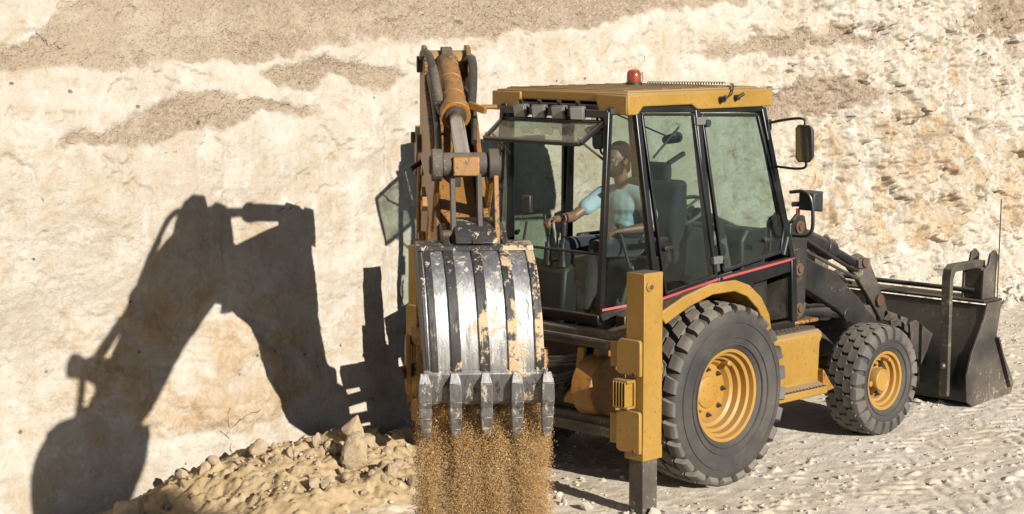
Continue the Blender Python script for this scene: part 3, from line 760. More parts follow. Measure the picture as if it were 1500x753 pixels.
sw2 = copy_tree(sw, machine); sw2.location = (2.127, 0.965, 0.53); sw2.rotation_euler = (0, R(40), R(180))

# --- fenders
def fender(s):
    out = [(-0.95, 1.36), (-0.78, 1.41), (-0.5, 1.51), (-0.19, 1.575), (0.10, 1.575), (0.27, 1.52), (0.42, 1.41), (0.52, 1.27), (0.56, 1.11)]
    inn = [(x * 0.93 + 0.0, z - 0.035) for x, z in out]
    poly = out + inn[::-1]
    f = MB(); f.prism(poly, lambda a, b_, t: (a, s * t, b_ - (1.10 - t) * 0.34), 0.62, 1.10)
    lip_i = [(x * 0.90, z - 0.085) for x, z in out]
    f.prism(out[1:] + lip_i[1:][::-1], lambda a, b_, t: (a * 1.003, s * t, b_ * 1.001), 1.085, 1.112)
    fo = f.build("fender", M['yellow'], machine, bevel=0.008)
    sh = MB(); sh.prism([(x * 0.88, z - 0.09) for x, z in out] + [(0.3, 0.95), (-0.7, 0.95)], lambda a, b_, t: (a, s * t, b_ - 0.10), 0.62, 0.70)
    sh.build("wheel_arch", M['cab_black'], fo)
sym(fender)

# --- step box, tank
def step(s):
    prof = [(0.50, 1.045), (0.97, 1.045), (1.005, 1.02), (1.01, 0.99), (0.985, 0.93), (0.975, 0.62), (1.07, 0.585), (1.075, 0.525), (0.95, 0.515), (0.50, 0.53)]
    bx = MB().prism(prof, lambda a, b_, t: (t, s * a, b_), 0.69, 1.36)
    o = bx.build("step_box", M['yellow'], machine, bevel=0.01)
    tr = MB().box(0.72, 1.335, s * 0.52, s * 0.955, 1.047, 1.053)
    for i in range(22):
        for j in range(15):
            x = 0.735 + i * 0.027; y = s * (0.54 + j * 0.028)
            tr.bar((x - 0.007, y - 0.007 * (1 if (i + j) % 2 else -1), 1.054), (x + 0.007, y + 0.007 * (1 if (i + j) % 2 else -1), 1.054), 0.005, 0.006)
    tr.build("tread_plate", M['rust'], o)
    st = MB()
    for i in range(30): st.box(0.71 + i * 0.0215, 0.722 + i * 0.0215, s * 0.995, s * 1.068, 0.586, 0.596 - 0.004 * (i % 2))
    st.build("step_teeth", M['rust'], o)
    gs = MB().prism([(1.30, 0.72), (1.40, 0.60), (1.46, 0.54), (1.30, 0.52)], lambda a, b_, t: (a + 0.055, s * t, b_), 0.6, 1.03)
    gs.build("gusset", M['worn_yellow'], o, bevel=0.006)
sym(step)
b = MB().box(0.72, 1.9, -0.50, 0.50, 0.98, 1.13).box(1.30, 1.62, -0.78, -0.46, 1.055, 1.085)
P_("side_frame", b, M['worn_yellow'], bevel=0.01)

# --- bonnet between the loader arms
b = MB().prism([(1.26, 0.98), (1.26, 1.50), (1.9, 1.36), (2.62, 1.18), (2.78, 1.08), (2.80, 0.98)], lambda a, b_, t: (a, t, b_), -0.40, 0.40)
hood = P_("bonnet", b, M['black'], bevel=0.03, seg=3)
g = MB()
for i in range(9): g.box(1.5 + i * 0.09, 1.55 + i * 0.09, -0.408, -0.395, 1.03, 1.14)
g.build("grille", M['worn_black'], hood)
b = MB().cyl((2.2, 0.22, 1.2), (2.2, 0.22, 1.62), 0.045).cyl((2.2, 0.22, 1.60), (2.14, 0.22, 1.70), 0.04)
b.build("exhaust", M['rust'], hood)

# --- rear frame and stabilisers
b = MB().box(-1.10, -1.00, -1.12, 1.12, 1.155, 1.285).box(-1.10, -1.00, -1.12, 1.12, 0.51, 0.655).box(-0.99, -0.93, -0.5, 0.5, 0.52, 1.27)
rf = P_("rear_frame", b, M['worn_black'], bevel=0.012)
MB().box(-1.135, -1.102, -1.10, 1.10, 1.21, 1.235).box(-1.135, -1.102, -1.10, 1.10, 0.575, 0.60).build("slide_rail", M['worn_black'], rf, bevel=0.004)
def stabiliser(s):
    st = empty("stabiliser"); st.parent = machine
    x0, x1, y0, y1 = -1.15, -0.95, 1.12, 1.29
    t = MB()
    t.box(x0, x1, s * y0, s * y1, 0.50, 1.755)
    t.box(x0 - 0.004, x1 + 0.004, s * (y0 - .004), s * (y1 + .004), 0.405, 0.503)
    t.cyl((x0 + 0.055, s * 1.285, 1.66), (x0 + 0.055, s * 1.302, 1.66), 0.036).cyl((x0 + 0.055, s * 1.30, 1.66), (x0 + 0.055, s * 1.309, 1.66), 0.024)
    t.build("outer_tube", M['yellow'], st, bevel=0.008)
    MB().cyl((x0 + 0.055, s * 1.305, 1.66), (x0 + 0.055, s * 1.316, 1.66), 0.017, n=6).build("bolt", M['rust_bolt'], st)
    MB().box(x0 + 0.02, x1 - 0.02, s * (y0 + .018), s * (y1 - .018), 1.752, 1.758).build("top_cap", M['rust'], st)
    leg = MB().box(x0 + 0.022, x1 - 0.022, s * (y0 + 0.018), s * (y1 - 0.018), 0.0, 0.45).box(x0 - 0.03, x1 + 0.03, s * (y0 - 0.03), s * (y1 + 0.03), -0.03, 0.008)
    lg = leg.build("inner_leg", M['worn_black'], st, bevel=0.006)
    MB().cyl((x0 + 0.0225, s * (y0 + 0.055), 0.075), (x0 + 0.012, s * (y0 + 0.055), 0.075), 0.024).build("pin", M['bolt'], lg)
    for z0, z1 in ((1.00, 1.29), (0.44, 0.775)):
        pl = MB().prism([(s * 1.06, z0 + 0.04), (s * 1.06, z1 - 0.04), (s * 1.09, z1 - 0.01), (s * 1.27, z1 - 0.01), (s * 1.284, z1 - 0.03), (s * 1.284, z0 + 0.02), (s * 1.09, z0 + 0.02)], lambda a, b_, t: (t, a, b_), -1.185, -1.154)
        pl.box(-1.153, -0.97, s * 0.97, s * 1.118, z0 + 0.06, z1 - 0.05)
        pl.build("bracket", M['yellow'], st, bevel=0.006)
        MB().cyl((-1.184, s * 1.235, z0 + 0.035), (-1.198, s * 1.235, z0 + 0.035), 0.016, n=6).build("bolt", M['rust_bolt'], st)
    gd = MB()
    for i in range(5): gd.box(-1.25 + 0.0, -1.165, s * (1.085 + i * 0.027), s * (1.094 + i * 0.027), 0.795, 0.98)
    gd.box(-1.245, -1.16, s * 1.08, s * 1.222, 0.97, 0.992).box(-1.245, -1.16, s * 1.08, s * 1.222, 0.785, 0.802).box(-1.17, -1.155, s * 1.08, s * 1.222, 0.79, 0.98)
    gd.build("lamp_guard", M['yellow'], st, bevel=0.003)
    ly = MB().prism([(0.055 * math.cos(a) if abs(a) < 1.6 else -0.075, 0.07 * math.sin(a)) for a in np.linspace(-1.57, 1.57, 12)] + [(-0.06, 0.09), (-0.06, -0.09)], lambda a, b_, t: (-0.885 + a, s * t, 1.03 + b_), 1.16, 1.20)
    ly.build("lifting_eye", M['yellow'], st, bevel=0.004)
    MB().cyl((-0.872, s * 1.155, 1.03), (-0.872, s * 1.205, 1.03), 0.026).build("pin", M['dark_plastic'], st)
sym(stabiliser)
for o_ in machine.children:
    if o_.name.startswith('stabiliser') and o_.children[0].data.vertices[0].co.y > 0: o_.location.y = -0.07     # the far one is drawn in a little
for s_ in (-1, 1):
    MB().cyl((-0.96, s_ * 0.80, 0.85), (-0.96, s_ * 0.62, 0.85), 0.22, 0.24, 36).box(-1.0, -0.86, min(s_ * .72, s_ * .66), max(s_ * .72, s_ * .66), 0.66, 1.15).build("end_drum", M['worn_yellow'], rf, bevel=0.01)

b = MB().prism([(-0.62, 0.70), (-0.62, 1.14), (-0.56, 1.14), (-0.52, 0.85), (-0.42, 0.74), (-0.42, 0.70)], lambda a, b_, t: (t, a, b_), -1.06, -1.02)
b.build("side_gusset", M['yellow'], rf, bevel=0.006)
# hoses that droop across the back
random.seed(4)
for i in range(7):
    z = 1.06 - i * 0.045; y1 = -0.62 + 0.03 * i
    h = MB().tube([(-1.13 - 0.02 * (i % 2), 0.55, z + 0.05), (-1.20, 0.2, z - 0.01), (-1.17 - 0.015 * i, -0.15, z - 0.03), (-1.10, -0.40, z - 0.02 + 0.02 * (i % 3)), (-1.02, y1, z + 0.04)], 0.016, 10)
    P_("hose", h, M['hose'])
for i in range(3):
    h = MB().tube([(-0.95, -0.2 - .1 * i, 0.66), (-1.0, -0.3 - .08 * i, 0.85), (-0.98, -0.42 - .05 * i, 0.95), (-0.93, -0.35, 1.1)], 0.018, 10)
    P_("hose", h, M['hose'])

# --- the digging arm lies in one vertical plane that points out over the rear corner
OX, OY = -2.9, -1.13
DX, DY, SX, SY = -0.63, -0.7766, 0.7766, -0.63
def A(s, z, l=0.0): return (OX + DX * s + SX * l, OY + DY * s + SY * l, z)
def fA(s, z, l): return A(s, z, l)
king = A(-1.91, 1.0)
b = MB().box(-1.20, -1.137, king[1] - 0.38, king[1] + 0.33, 0.50, 1.30)
ca = P_("carriage", b, M['worn_yellow'], bevel=0.015)
for z0, z1 in ((0.55, 0.72), (1.12, 1.27)): MB().cyl((king[0], king[1], z0), (king[0], king[1], z1), 0.15).box(-1.5, -1.15, king[1] - 0.14, king[1] + 0.14, z0 + 0.02, z1 - 0.02).build("hinge_casting", M['worn_yellow'], ca, bevel=0.012)
b = MB().cyl((king[0], king[1], 0.5), (king[0], king[1], 1.32), 0.075)
kp = P_("king_post", b, M['rust'], bevel=0.006)
for l in (-0.19, 0.15):
    kp_ = MB().prism([(-2.06, 0.78), (-2.06, 1.10), (-1.92, 1.20), (-1.76, 1.1), (-1.74, 0.85), (-1.86, 0.76)], fA, l, l + 0.04)
    kp_.build("side_plate", M['worn_yellow'], kp, bevel=0.008)
for sy in (-0.26, 0.22):
    MB().cyl((-1.17, king[1] + sy, 0.93), A(-1.75, 0.93, 0.25 if sy < 0 else -0.25), 0.05).build("swing_cylinder", M['worn_black'], ca)

# boom: two walls with flanges
bo = [(-1.992, 0.90), (-1.948, 1.12), (-1.825, 1.55), (-1.710, 2.10), (-1.684, 2.42), (-1.596, 2.60), (-1.438, 2.66), (-1.156, 2.71), (-0.540, 2.79), (-0.082, 2.86), (0.041, 2.78), (0.050, 2.64), (-0.082, 2.55), (-0.452, 2.36), (-0.822, 2.02), (-1.068, 1.45), (-1.332, 1.05), (-1.640, 0.82), (-1.904, 0.80)]
boom = P_("boom", MB().prism(bo, fA, -0.085, 0.10), M['worn_yellow'], bevel=0.012)
MB().prism([(-1.72, 2.40), (-1.69, 2.72), (-1.57, 2.78), (-1.42, 2.70), (-1.38, 2.62)], fA, -0.12, -0.082).prism([(-1.72, 2.40), (-1.69, 2.72), (-1.57, 2.78), (-1.42, 2.70), (-1.38, 2.62)], fA, 0.095, 0.13).build("cylinder_ear", M['worn_yellow'], boom, bevel=0.006)
for zz, ss in ((2.30, -0.52), (1.95, -1.0)):
    MB().prism([(ss - 0.10, zz - 0.05), (ss - 0.10, zz + 0.09), (ss + 0.06, zz + 0.13), (ss + 0.08, zz)], fA, -0.13, -0.087).cyl(A(ss, zz + 0.05, -0.13), A(ss, zz + 0.05, -0.16), 0.02).build("hose_clamp", M['worn_yellow'], boom, bevel=0.005)
MB().bar(A(-0.8, 2.50, -0.105), A(-0.5, 2.60, -0.105), 0.03, 0.05).cyl(A(-0.62, 2.60, -0.10), A(-0.56, 2.54, -0.20), 0.02).build("boom_lock", M['black'], boom, bevel=0.005)
for k, off in enumerate((0.0, 0.045)):
    MB().tube([A(-1.85, 1.2 + off * 2, -0.10), A(-1.62, 2.0 + off, -0.10), A(-1.35, 2.5 + off, -0.10), A(-0.7, 2.68 + off, -0.10), A(-0.15, 2.74 + off, -0.10)], 0.014, 8).build("pipe", M['worn_yellow'], boom)
# boom cylinder, inside the bend
bc = MB().cyl(A(-1.80, 0.96, 0.0), A(-1.1, 1.6, 0.0), 0.06)
# dipper cylinder on top of the boom
b = MB().cyl(A(-1.58, 2.70), A(-0.75, 3.00), 0.068).cyl(A(-1.63, 2.68), A(-1.58, 2.70), 0.05).cyl(A(-0.77, 2.993), A(-0.73, 3.007), 0.078)
dc = P_("dipper_cylinder", b, M['worn_yellow'], bevel=0.004)
MB().cyl(A(-0.74, 3.004), A(-0.06, 3.25), 0.035).build("rod", M['chrome'], dc)
MB().cyl(A(-1.61, 2.69, -0.15), A(-1.61, 2.69, 0.15), 0.04).build("pin", M['rust_bolt'], dc)
# dipper
di = [(-0.26, 2.80), (-0.24, 3.15), (-0.16, 3.30), (0.02, 3.37), (0.18, 3.36), (0.31, 3.26), (0.40, 3.10), (0.80, 2.92), (1.30, 2.58), (1.60, 2.36), (1.70, 2.24), (1.66, 2.12), (1.52, 2.08), (1.20, 2.17), (0.6, 2.44), (0.15, 2.58), (-0.16, 2.64)]
core = [(-0.14, 2.78), (-0.14, 3.02), (0.22, 3.06), (0.36, 2.98), (0.80, 2.76), (1.26, 2.47), (1.54, 2.30), (1.60, 2.20), (1.52, 2.13), (1.2, 2.21), (0.6, 2.49), (0.15, 2.62)]
dipper = P_("dipper", MB().prism([(p[0], p[1]) for p in core], fA, -0.115, 0.105), M['worn_yellow'], bevel=0.012)
for l in (-0.150, 0.120):
    lower = [p for p in di]
    MB().prism(lower, fA, l, l + 0.030).build("side_plate", M['worn_yellow'], dipper, bevel=0.006)
hp = MB().cyl(A(0.12, 3.25, -0.125), A(0.12, 3.25, 0.125), 0.088)
hp.build("head_boss", M['yellow'], dipper, bevel=0.006)
MB().cyl(A(0.12, 3.25, -0.185), A(0.12, 3.25, 0.185), 0.052).cyl(A(-0.09, 2.74, -0.18), A(-0.09, 2.74, 0.18), 0.06).build("pin", M['rust_bolt'], dipper, bevel=0.004)
MB().prism([(0.06, 3.30), (0.09, 3.36), (0.18, 3.355), (0.26, 3.28)], fA, -0.035, 0.035).build("rubber_flap", M['rust'], dipper, bevel=0.006)
MB().prism([(0.95, 2.72), (1.05, 2.80), (1.15, 2.72), (1.12, 2.56), (0.95, 2.62)], fA, -0.02, 0.02).build("stop_lug", M['worn_black'], dipper, bevel=0.004)
# bucket cylinder along the outside of the dipper
c0, c1, c2 = Vector(A(0.26, 3.26, 0.0)), Vector(A(1.08, 2.97, -0.005)), Vector(A(1.70, 2.76, -0.005))
b = MB().cyl(c0, c1, 0.071).cyl(c1 - (c1 - c0).normalized() * 0.09, c1, 0.088).cyl(c0 - (c1 - c0).normalized() * 0.05, c0 + (c1 - c0).normalized() * 0.1, 0.056)
for t in (0.40, 0.70): b.cyl(c0.lerp(c1, t), c0.lerp(c1, t) + (c1 - c0).normalized() * 0.012, 0.0745)
bcy = P_("bucket_cylinder", b, M['worn_yellow'], bevel=0.004)
MB().cyl(c1, c2, 0.043).build("rod", M['chrome'], bcy)
gl_ = MB().cyl(c1, c1 + (c2 - c1).normalized() * 0.02, 0.062)
gl_.build("gland", M['bolt'], bcy)
MB().bar(A(0.98, 3.03, 0.08), A(1.06, 3.0, 0.17), 0.03, 0.04).cyl(A(1.02, 3.02, 0.15), A(1.02, 3.02, 0.24), 0.014).build("port", M['worn_yellow'], bcy, bevel=0.003)
for i, (pts, r) in enumerate((([A(-0.2, 3.0, -0.10), A(0.05, 3.22, -0.135), A(0.28, 3.32, -0.15), A(0.52, 3.30, -0.125), A(0.75, 3.16, -0.105), A(0.95, 3.0, -0.085), A(1.03, 2.96, -0.05)], 0.025),
                 ([A(-0.2, 3.0, -0.05), A(0.05, 3.2, -0.10), A(0.5, 3.16, -0.12), A(0.8, 3.05, -0.115), A(1.05, 2.90, -0.11), A(1.3, 2.75, -0.115)], 0.02),
                 ([A(-0.2, 3.0, 0.06), A(0.1, 3.22, 0.11), A(0.42, 3.29, 0.135), A(0.65, 3.20, 0.13), A(0.9, 3.02, 0.10), A(0.98, 2.98, 0.08)], 0.026),
                 ([A(0.35, 3.1, 0.10), A(0.6, 3.05, 0.12), A(0.85, 2.95, 0.12), A(1.1, 2.82, 0.10)], 0.018))):
    P_("hose", MB().tube(pts, r, 12), M['hose'])
P_("hose_sleeve", MB().tube([A(0.62, 3.24, -0.115), A(0.75, 3.16, -0.105), A(0.92, 3.03, -0.088)], 0.031, 12), M['worn_black'])
# linkage
b = MB().cyl(A(1.74, 2.735, -0.125), A(1.74, 2.735, 0.125), 0.068)
lk = P_("linkage", b, M['worn_black'], bevel=0.006)
for l in (-0.185, 0.125):
    MB().cyl(A(1.74, 2.735, l), A(1.74, 2.735, l + 0.06), 0.088).cyl(A(1.74, 2.735, l - 0.012), A(1.74, 2.735, l + 0.072), 0.052).build("boss", M['worn_black'], lk, bevel=0.008)
MB().prism([(1.66, 2.68), (1.66, 2.79), (1.82, 2.785), (1.835, 2.68)], fA, -0.07, 0.075).build("cross_block", M['worn_yellow'], lk, bevel=0.008)
def strap(p0, p1, l0, l1, w, mat=M['worn_black']):
    p0, p1 = Vector(p0), Vector(p1); d = (p1 - p0).normalized(); n_ = Vector((-d.y, d.x))
    n = 8; pts = []
    for k in range(n + 1):
        a = math.pi * k / n; pts.append(p0 + (-d * math.sin(a) + n_ * math.cos(a)) * w)
    for k in range(n + 1):
        a = math.pi * k / n; pts.append(p1 + (d * math.sin(a) - n_ * math.cos(a)) * w)
    return MB().prism([(p.x, p.y) for p in pts], fA, l0, l1)
for l in (-0.085, 0.06):
    strap((1.74, 2.735), (1.86, 2.30), l, l + 0.028, 0.036).build("bucket_link", M['worn_black'], lk, bevel=0.005)
for l in (-0.165, 0.135):
    strap((1.74, 2.735), (1.24, 2.36), l, l + 0.03, 0.045, M['worn_yellow']).build("guide_link", M['worn_yellow'], lk, bevel=0.006)
strap((1.75, 2.74), (1.88, 2.30), 0.150, 0.178, 0.04).build("guide_link", M['worn_yellow'], lk, bevel=0.006)

# digging bucket
def lat(z): return 0.035 + 0.045 * (2.38 - z)
def bz(z): return 2.32 + (z - 2.39) * 0.955
def fB(s, z, l): return A(s, bz(z), l + lat(z))
back = [(1.62, 2.335), (1.80, 2.372), (1.98, 2.362), (2.12, 2.31), (2.22, 2.225), (2.285, 2.12), (2.318, 2.0), (2.325, 1.88), (2.312, 1.78), (2.285, 1.70), (2.25, 1.64)]
inner = [(s - 0.022 * (1 if i > 2 else .3), z - (0.022 if i <= 4 else 0.006)) for i, (s, z) in enumerate(back)]
W2 = 0.294
shell = MB()
def sweep(mb, outer, inn, l0, l1, fn):
    mb.prism(list(outer) + list(inn)[::-1], fn, l0, l1)
sweep(shell, back, inner, -W2, W2, fB)
bk = P_("digging_bucket", shell, M['bucket_steel'], angle=30)
for l0, l1 in ((-W2 - 0.018, -W2 - 0.0), (W2, W2 + 0.018)):
    side = back + [(2.20, 1.53), (2.13, 1.52), (1.95, 1.75), (1.62, 2.02), (1.50, 2.20), (1.52, 2.30)]
    MB().prism(side, fB, l0, l1).build("side_plate", M['strip_steel'], bk, bevel=0.004)
edge_o = [(s + 0.014 * min(1, i / 3), z + 0.014 * max(0, 1 - i / 4)) for i, (s, z) in enumerate(back)]
for c, hw_ in ((-0.264, 0.018), (-0.150, 0.026), (0.0, 0.026), (0.150, 0.026), (0.281, 0.014)):
    ws = MB()
    sweep(ws, edge_o, [(s - 0.010, z - 0.004) for s, z in back], c - hw_, c + hw_, fB)
    ws.build("wear_strip", M['strip_steel'], bk, bevel=0.003)
cap = MB().prism([(1.58, 2.30), (1.62, 2.362), (1.80, 2.398), (1.98, 2.388), (2.0, 2.362), (1.8, 2.36), (1.64, 2.32)], fB, -W2 - 0.02, W2 + 0.02)
cap.build("top_lip", M['strip_steel'], bk, bevel=0.004)
lip = MB().prism([(2.30, 1.745), (2.318, 1.72), (2.250, 1.56), (2.195, 1.525), (2.18, 1.545), (2.225, 1.64)], fB, -0.325, 0.325)
lip.build("cutting_edge", M['edge_steel'], bk, bevel=0.005)
for c in (-0.322, -0.163, 0.0, 0.163, 0.325):
    tb = MB(); q = lambda s, z, l, c=c: A(s, bz(z), l + lat(z) + c)
    def sec(s, z, hw_, th): return [q(s + th, z + th * .3, -hw_), q(s + th, z + th * .3, hw_), q(s - th, z - th * .3, hw_), q(s - th, z - th * .3, -hw_)]
    secs = [sec(2.300, 1.725, 0.020, 0.020), sec(2.305, 1.66, 0.032, 0.034), sec(2.262, 1.55, 0.034, 0.040), sec(2.225, 1.495, 0.030, 0.036)]
    for a_, b_ in zip(secs, secs[1:]): tb.hexa(a_, b_)
    tb.build("tooth_adapter", M['edge_steel'], bk, bevel=0.004)
    tp = MB()
    tl = random.uniform(-0.012, 0.012)
    secs = [sec(2.232, 1.512, 0.034, 0.042), sec(2.205, 1.45, 0.032, 0.036), sec(2.165, 1.385 + tl / 2, 0.028, 0.022), sec(2.132, 1.332 + tl, 0.021, 0.008)]
    for a_, b_ in zip(secs, secs[1:]): tp.hexa(a_, b_)
    tp.build("tooth", M['tooth_steel'], bk, bevel=0.006)
br = MB().prism([(1.50, 2.36), (1.54, 2.48), (1.66, 2.515), (1.84, 2.50), (1.93, 2.45), (1.97, 2.40), (1.9, 2.37), (1.6, 2.34)], fB, -0.10, 0.125)
br.build("hanger_block", M['strip_steel'], bk, bevel=0.006)
for l0, l1 in ((-0.165, -0.13), (0.15, 0.185)):
    MB().prism([(1.5, 2.18), (1.5, 2.40), (1.66, 2.48), (1.86, 2.45), (1.95, 2.38), (1.8, 2.30)], fB, l0, l1).build("hanger_ear", M['strip_steel'], bk, bevel=0.006)
MB().cyl(A(1.86, 2.365, -0.13), A(1.86, 2.365, 0.19), 0.026).cyl(A(1.58, 2.18, -0.2), A(1.58, 2.18, 0.25), 0.04).build("pin", M['rust_bolt'], bk)
MB().prism([(1.935, 2.425), (1.962, 2.42), (1.985, 2.40), (1.96, 2.395)], fB, -0.01, 0.045).build("latch_slot", M['dark_plastic'], bk)

# --- cab
def V3(*a): return Vector(a)
def cabp(s):
    return dict(rb=V3(-0.83, s * 0.57, 1.33), rt=V3(-0.73, s * 0.555, 2.86), sb=V3(-0.42, s * 0.80, 1.44), st=V3(-0.56, s * 0.665, 2.88),
                tb=V3(0.255, s * 0.80, 1.50), tt=V3(0.13, s * 0.665, 2.86), fb=V3(1.21, s * 0.80, 1.10), fm=V3(1.19, s * 0.795, 1.62), fk=V3(1.13, s * 0.765, 1.93), ft=V3(0.94, s * 0.665, 2.84))
cf = MB()
for s in (-1, 1):
    q = cabp(s)
    cf.bar(q['rb'], q['rt'], 0.045, 0.05, (1, 0, 0)); cf.bar(q['sb'] - V3(0, 0, .2), q['st'], 0.055, 0.055, (0, 1, 0))
    cf.bar(q['tb'] - V3(0, 0, .2), q['tt'], 0.06, 0.06, (0, 1, 0)); cf.bar(q['fb'], q['fm'], 0.07, 0.09, (0, 1, 0)); cf.bar(q['fm'], q['ft'], 0.055, 0.075, (0, 1, 0))
    cf.bar(q['rt'], q['st'], 0.05, 0.06); cf.bar(q['st'], q['tt'] , 0.055, 0.06); cf.bar(q['tt'], q['ft'], 0.055, 0.06)
    cf.bar(q['rb'], q['sb'], 0.05, 0.06); cf.bar(q['sb'] + V3(0, s * .004, -.03), q['tb'] + V3(0, s * .004, 0.0), 0.06, 0.09)
    # side skirt below the glass
    cf.prism([(-0.80, 1.02), (-0.80, 1.36), (-0.42, 1.43), (0.25, 1.50), (0.30, 1.40), (0.66, 1.40), (0.66, 1.02)], lambda a, b_, t: (a, s * t, b_), 0.70, 0.79)
    cf.prism([(0.25, 1.38), (0.25, 1.555), (1.21, 1.635), (1.22, 1.52), (0.66, 1.46), (0.6, 1.38)], lambda a, b_, t: (a, s * t, b_), 0.775, 0.828)
    cf.bar((0.66, s * 0.80, 1.10), (0.66, s * 0.80, 1.46), 0.05, 0.05, (0, 1, 0)); cf.bar((0.62, s * 0.80, 1.08), (1.24, s * 0.80, 1.08), 0.05, 0.06)
    cf.prism([(1.14, 1.64), (1.19, 1.64), (1.16, 1.90), (1.12, 1.90), (1.04, 1.70)], lambda a, b_, t: (a, s * t, b_), 0.765, 0.805)
cf.bar((-0.73, -0.56, 2.84), (-0.73, 0.56, 2.84), 0.05, 0.06); cf.bar((-0.835, -0.58, 1.31), (-0.835, 0.58, 1.31), 0.06, 0.08)
cf.bar((-0.80, -0.56, 1.80), (-0.80, 0.56, 1.80), 0.018, 0.022)
cf.bar((1.20, -0.80, 1.62), (1.20, 0.80, 1.62), 0.06, 0.07); cf.bar((0.94, -0.66, 2.83), (0.94, 0.66, 2.83), 0.05, 0.06)
cf.box(-0.80, 1.20, -0.70, 0.70, 1.14, 1.20); cf.prism([(1.20, 1.0), (1.20, 1.60), (1.24, 1.60), (1.26, 1.0)], lambda a, b_, t: (a, t, b_), -0.78, 0.78)
cf.box(-0.70, 0.98, -0.645, 0.645, 2.865, 2.905)
cab = P_("cab_frame", cf, M['cab_black'], bevel=0.008)

def pane(name, pts, parent, mat=M['glass'], th=0.005, inset=0.0):
    pts = [Vector(p) for p in pts]; c = sum(pts, Vector()) / len(pts)
    n = (pts[1] - pts[0]).cross(pts[2] - pts[0]).normalized()
    if n.dot(c - Vector((0.1, 0, 2.1))) < 0: n = -n
    pts = [c + (p - c) * (1 - inset) for p in pts]
    mb = MB(); k = len(pts)
    mb.add([p + n * th / 2 for p in pts] + [p - n * th / 2 for p in pts], [tuple(range(k)), tuple(range(2 * k - 1, k - 1, -1))] + [(i, (i + 1) % k, k + (i + 1) % k, k + i) for i in range(k)])
    return mb.build(name, mat, parent)
def seal(name, pts, parent, w=0.022, d=0.03, mat=None):
    mb = MB(); pts = [Vector(p) for p in pts]; c = sum(pts, Vector()) / len(pts)
    n = (pts[1] - pts[0]).cross(pts[2] - pts[0]).normalized()
    for i in range(len(pts)): mb.bar(pts[i], pts[(i + 1) % len(pts)], d, w, n.cross(pts[(i + 1) % len(pts)] - pts[i]))
    return mb.build(name, mat or M['cab_black'], parent, bevel=0.004)
for s in (-1, 1):
    q = cabp(s)
    e = V3(0, s * 0.006, 0)
    pane("window", [q['rb'] + V3(.0, 0, .03), q['sb'], q['st'], q['rt']], machine, inset=0.0)
    # swinging side window with its own frame
    w1 = empty("side_window"); w1.parent = machine
    pw = [q['sb'] + V3(0.045, 0, 0.05) + e * 3, q['tb'] + V3(-0.045, 0, 0.07) + e * 3, q['tt'] + V3(-0.045, 0, -0.045) + e * 3, q['st'] + V3(0.05, 0, -0.045) + e * 3]
    pane("pane", pw, w1, inset=0.02); seal("frame", pw, w1)
    MB().cyl(V3(*pw[0]) .lerp(pw[3], 0.25) + V3(0.06, s * 0.00, 0), V3(*pw[0]).lerp(pw[3], 0.25) + V3(0.06, s * 0.03, 0), 0.02).bar(V3(*pw[0]).lerp(pw[3], 0.25) + V3(0.02, s * 0.03, 0), V3(*pw[0]).lerp(pw[3], 0.25) + V3(0.11, s * 0.03, 0.01), 0.02, 0.025).build("handle", M['dark_plastic'], w1, bevel=0.004)
    # cab door glass with its chamfered front corner
    w2 = empty("cab_door"); w2.parent = machine
    pd = [q['tb'] + V3(0.05, 0, 0.10) + e * 3, V3(1.03, s * 0.80, 1.69) + e * 3, V3(1.105, s * 0.775, 1.88) + e * 3, q['ft'] + V3(-0.06, 0, -0.055) + e * 3, q['tt'] + V3(0.055, 0, -0.05) + e * 3]
    pane("window", pd, w2, inset=0.015); seal("frame", pd, w2, w=0.026)
    for f in (0.14, 0.93):
        h0 = q['tb'].lerp(q['tt'], f) + e * 5
        MB().box(h0.x - 0.055, h0.x + 0.055, h0.y - 0.022, h0.y + 0.022, h0.z - 0.03, h0.z + 0.03).build("hinge", M['grey_plastic'], w2, bevel=0.006)
        MB().cyl(h0 + V3(0.075, 0, -.02), h0 + V3(0.075, s * 0.03, -.02), 0.03).build("hinge_knob", M['dark_plastic'], w2)
    MB().box(0.80, 0.90, s * 0.80, s * 0.845, 1.785, 1.81).cyl((0.84, s * .79, 1.80), (0.84, s * .83, 1.80), 0.022).build("handle", M['dark_plastic'], w2, bevel=0.005)
    MB().bar((1.075, s * 0.815, 1.66), (1.135, s * 0.808, 1.80), 0.02, 0.028, (0, 1, 0)).build("grab_slot", M['grey_plastic'], w2, bevel=0.004)
    pane("window", [V3(0.70, s * 0.805, 1.14), V3(1.16, s * 0.805, 1.14), V3(1.16, s * 0.805, 1.47), V3(0.72, s * 0.805, 1.42)], machine, mat=M['dusty_glass'])
    # coloured trim line
    ln = [q['rb'] + V3(-0.01, s * 0.03, 0.06), q['sb'] + V3(-0.01, s * 0.038, 0.02), q['tb'] + V3(-0.03, s * 0.038, 0.045)]
    for a_, b_ in zip(ln, ln[1:]):
        MB().bar(a_, b_, 0.006, 0.018).build("trim_line", M['pink'], machine)
    MB().bar((0.29, s * 0.830, 1.545), (1.20, s * 0.830, 1.62), 0.006, 0.018).build("trim_line", M['pink'], machine)
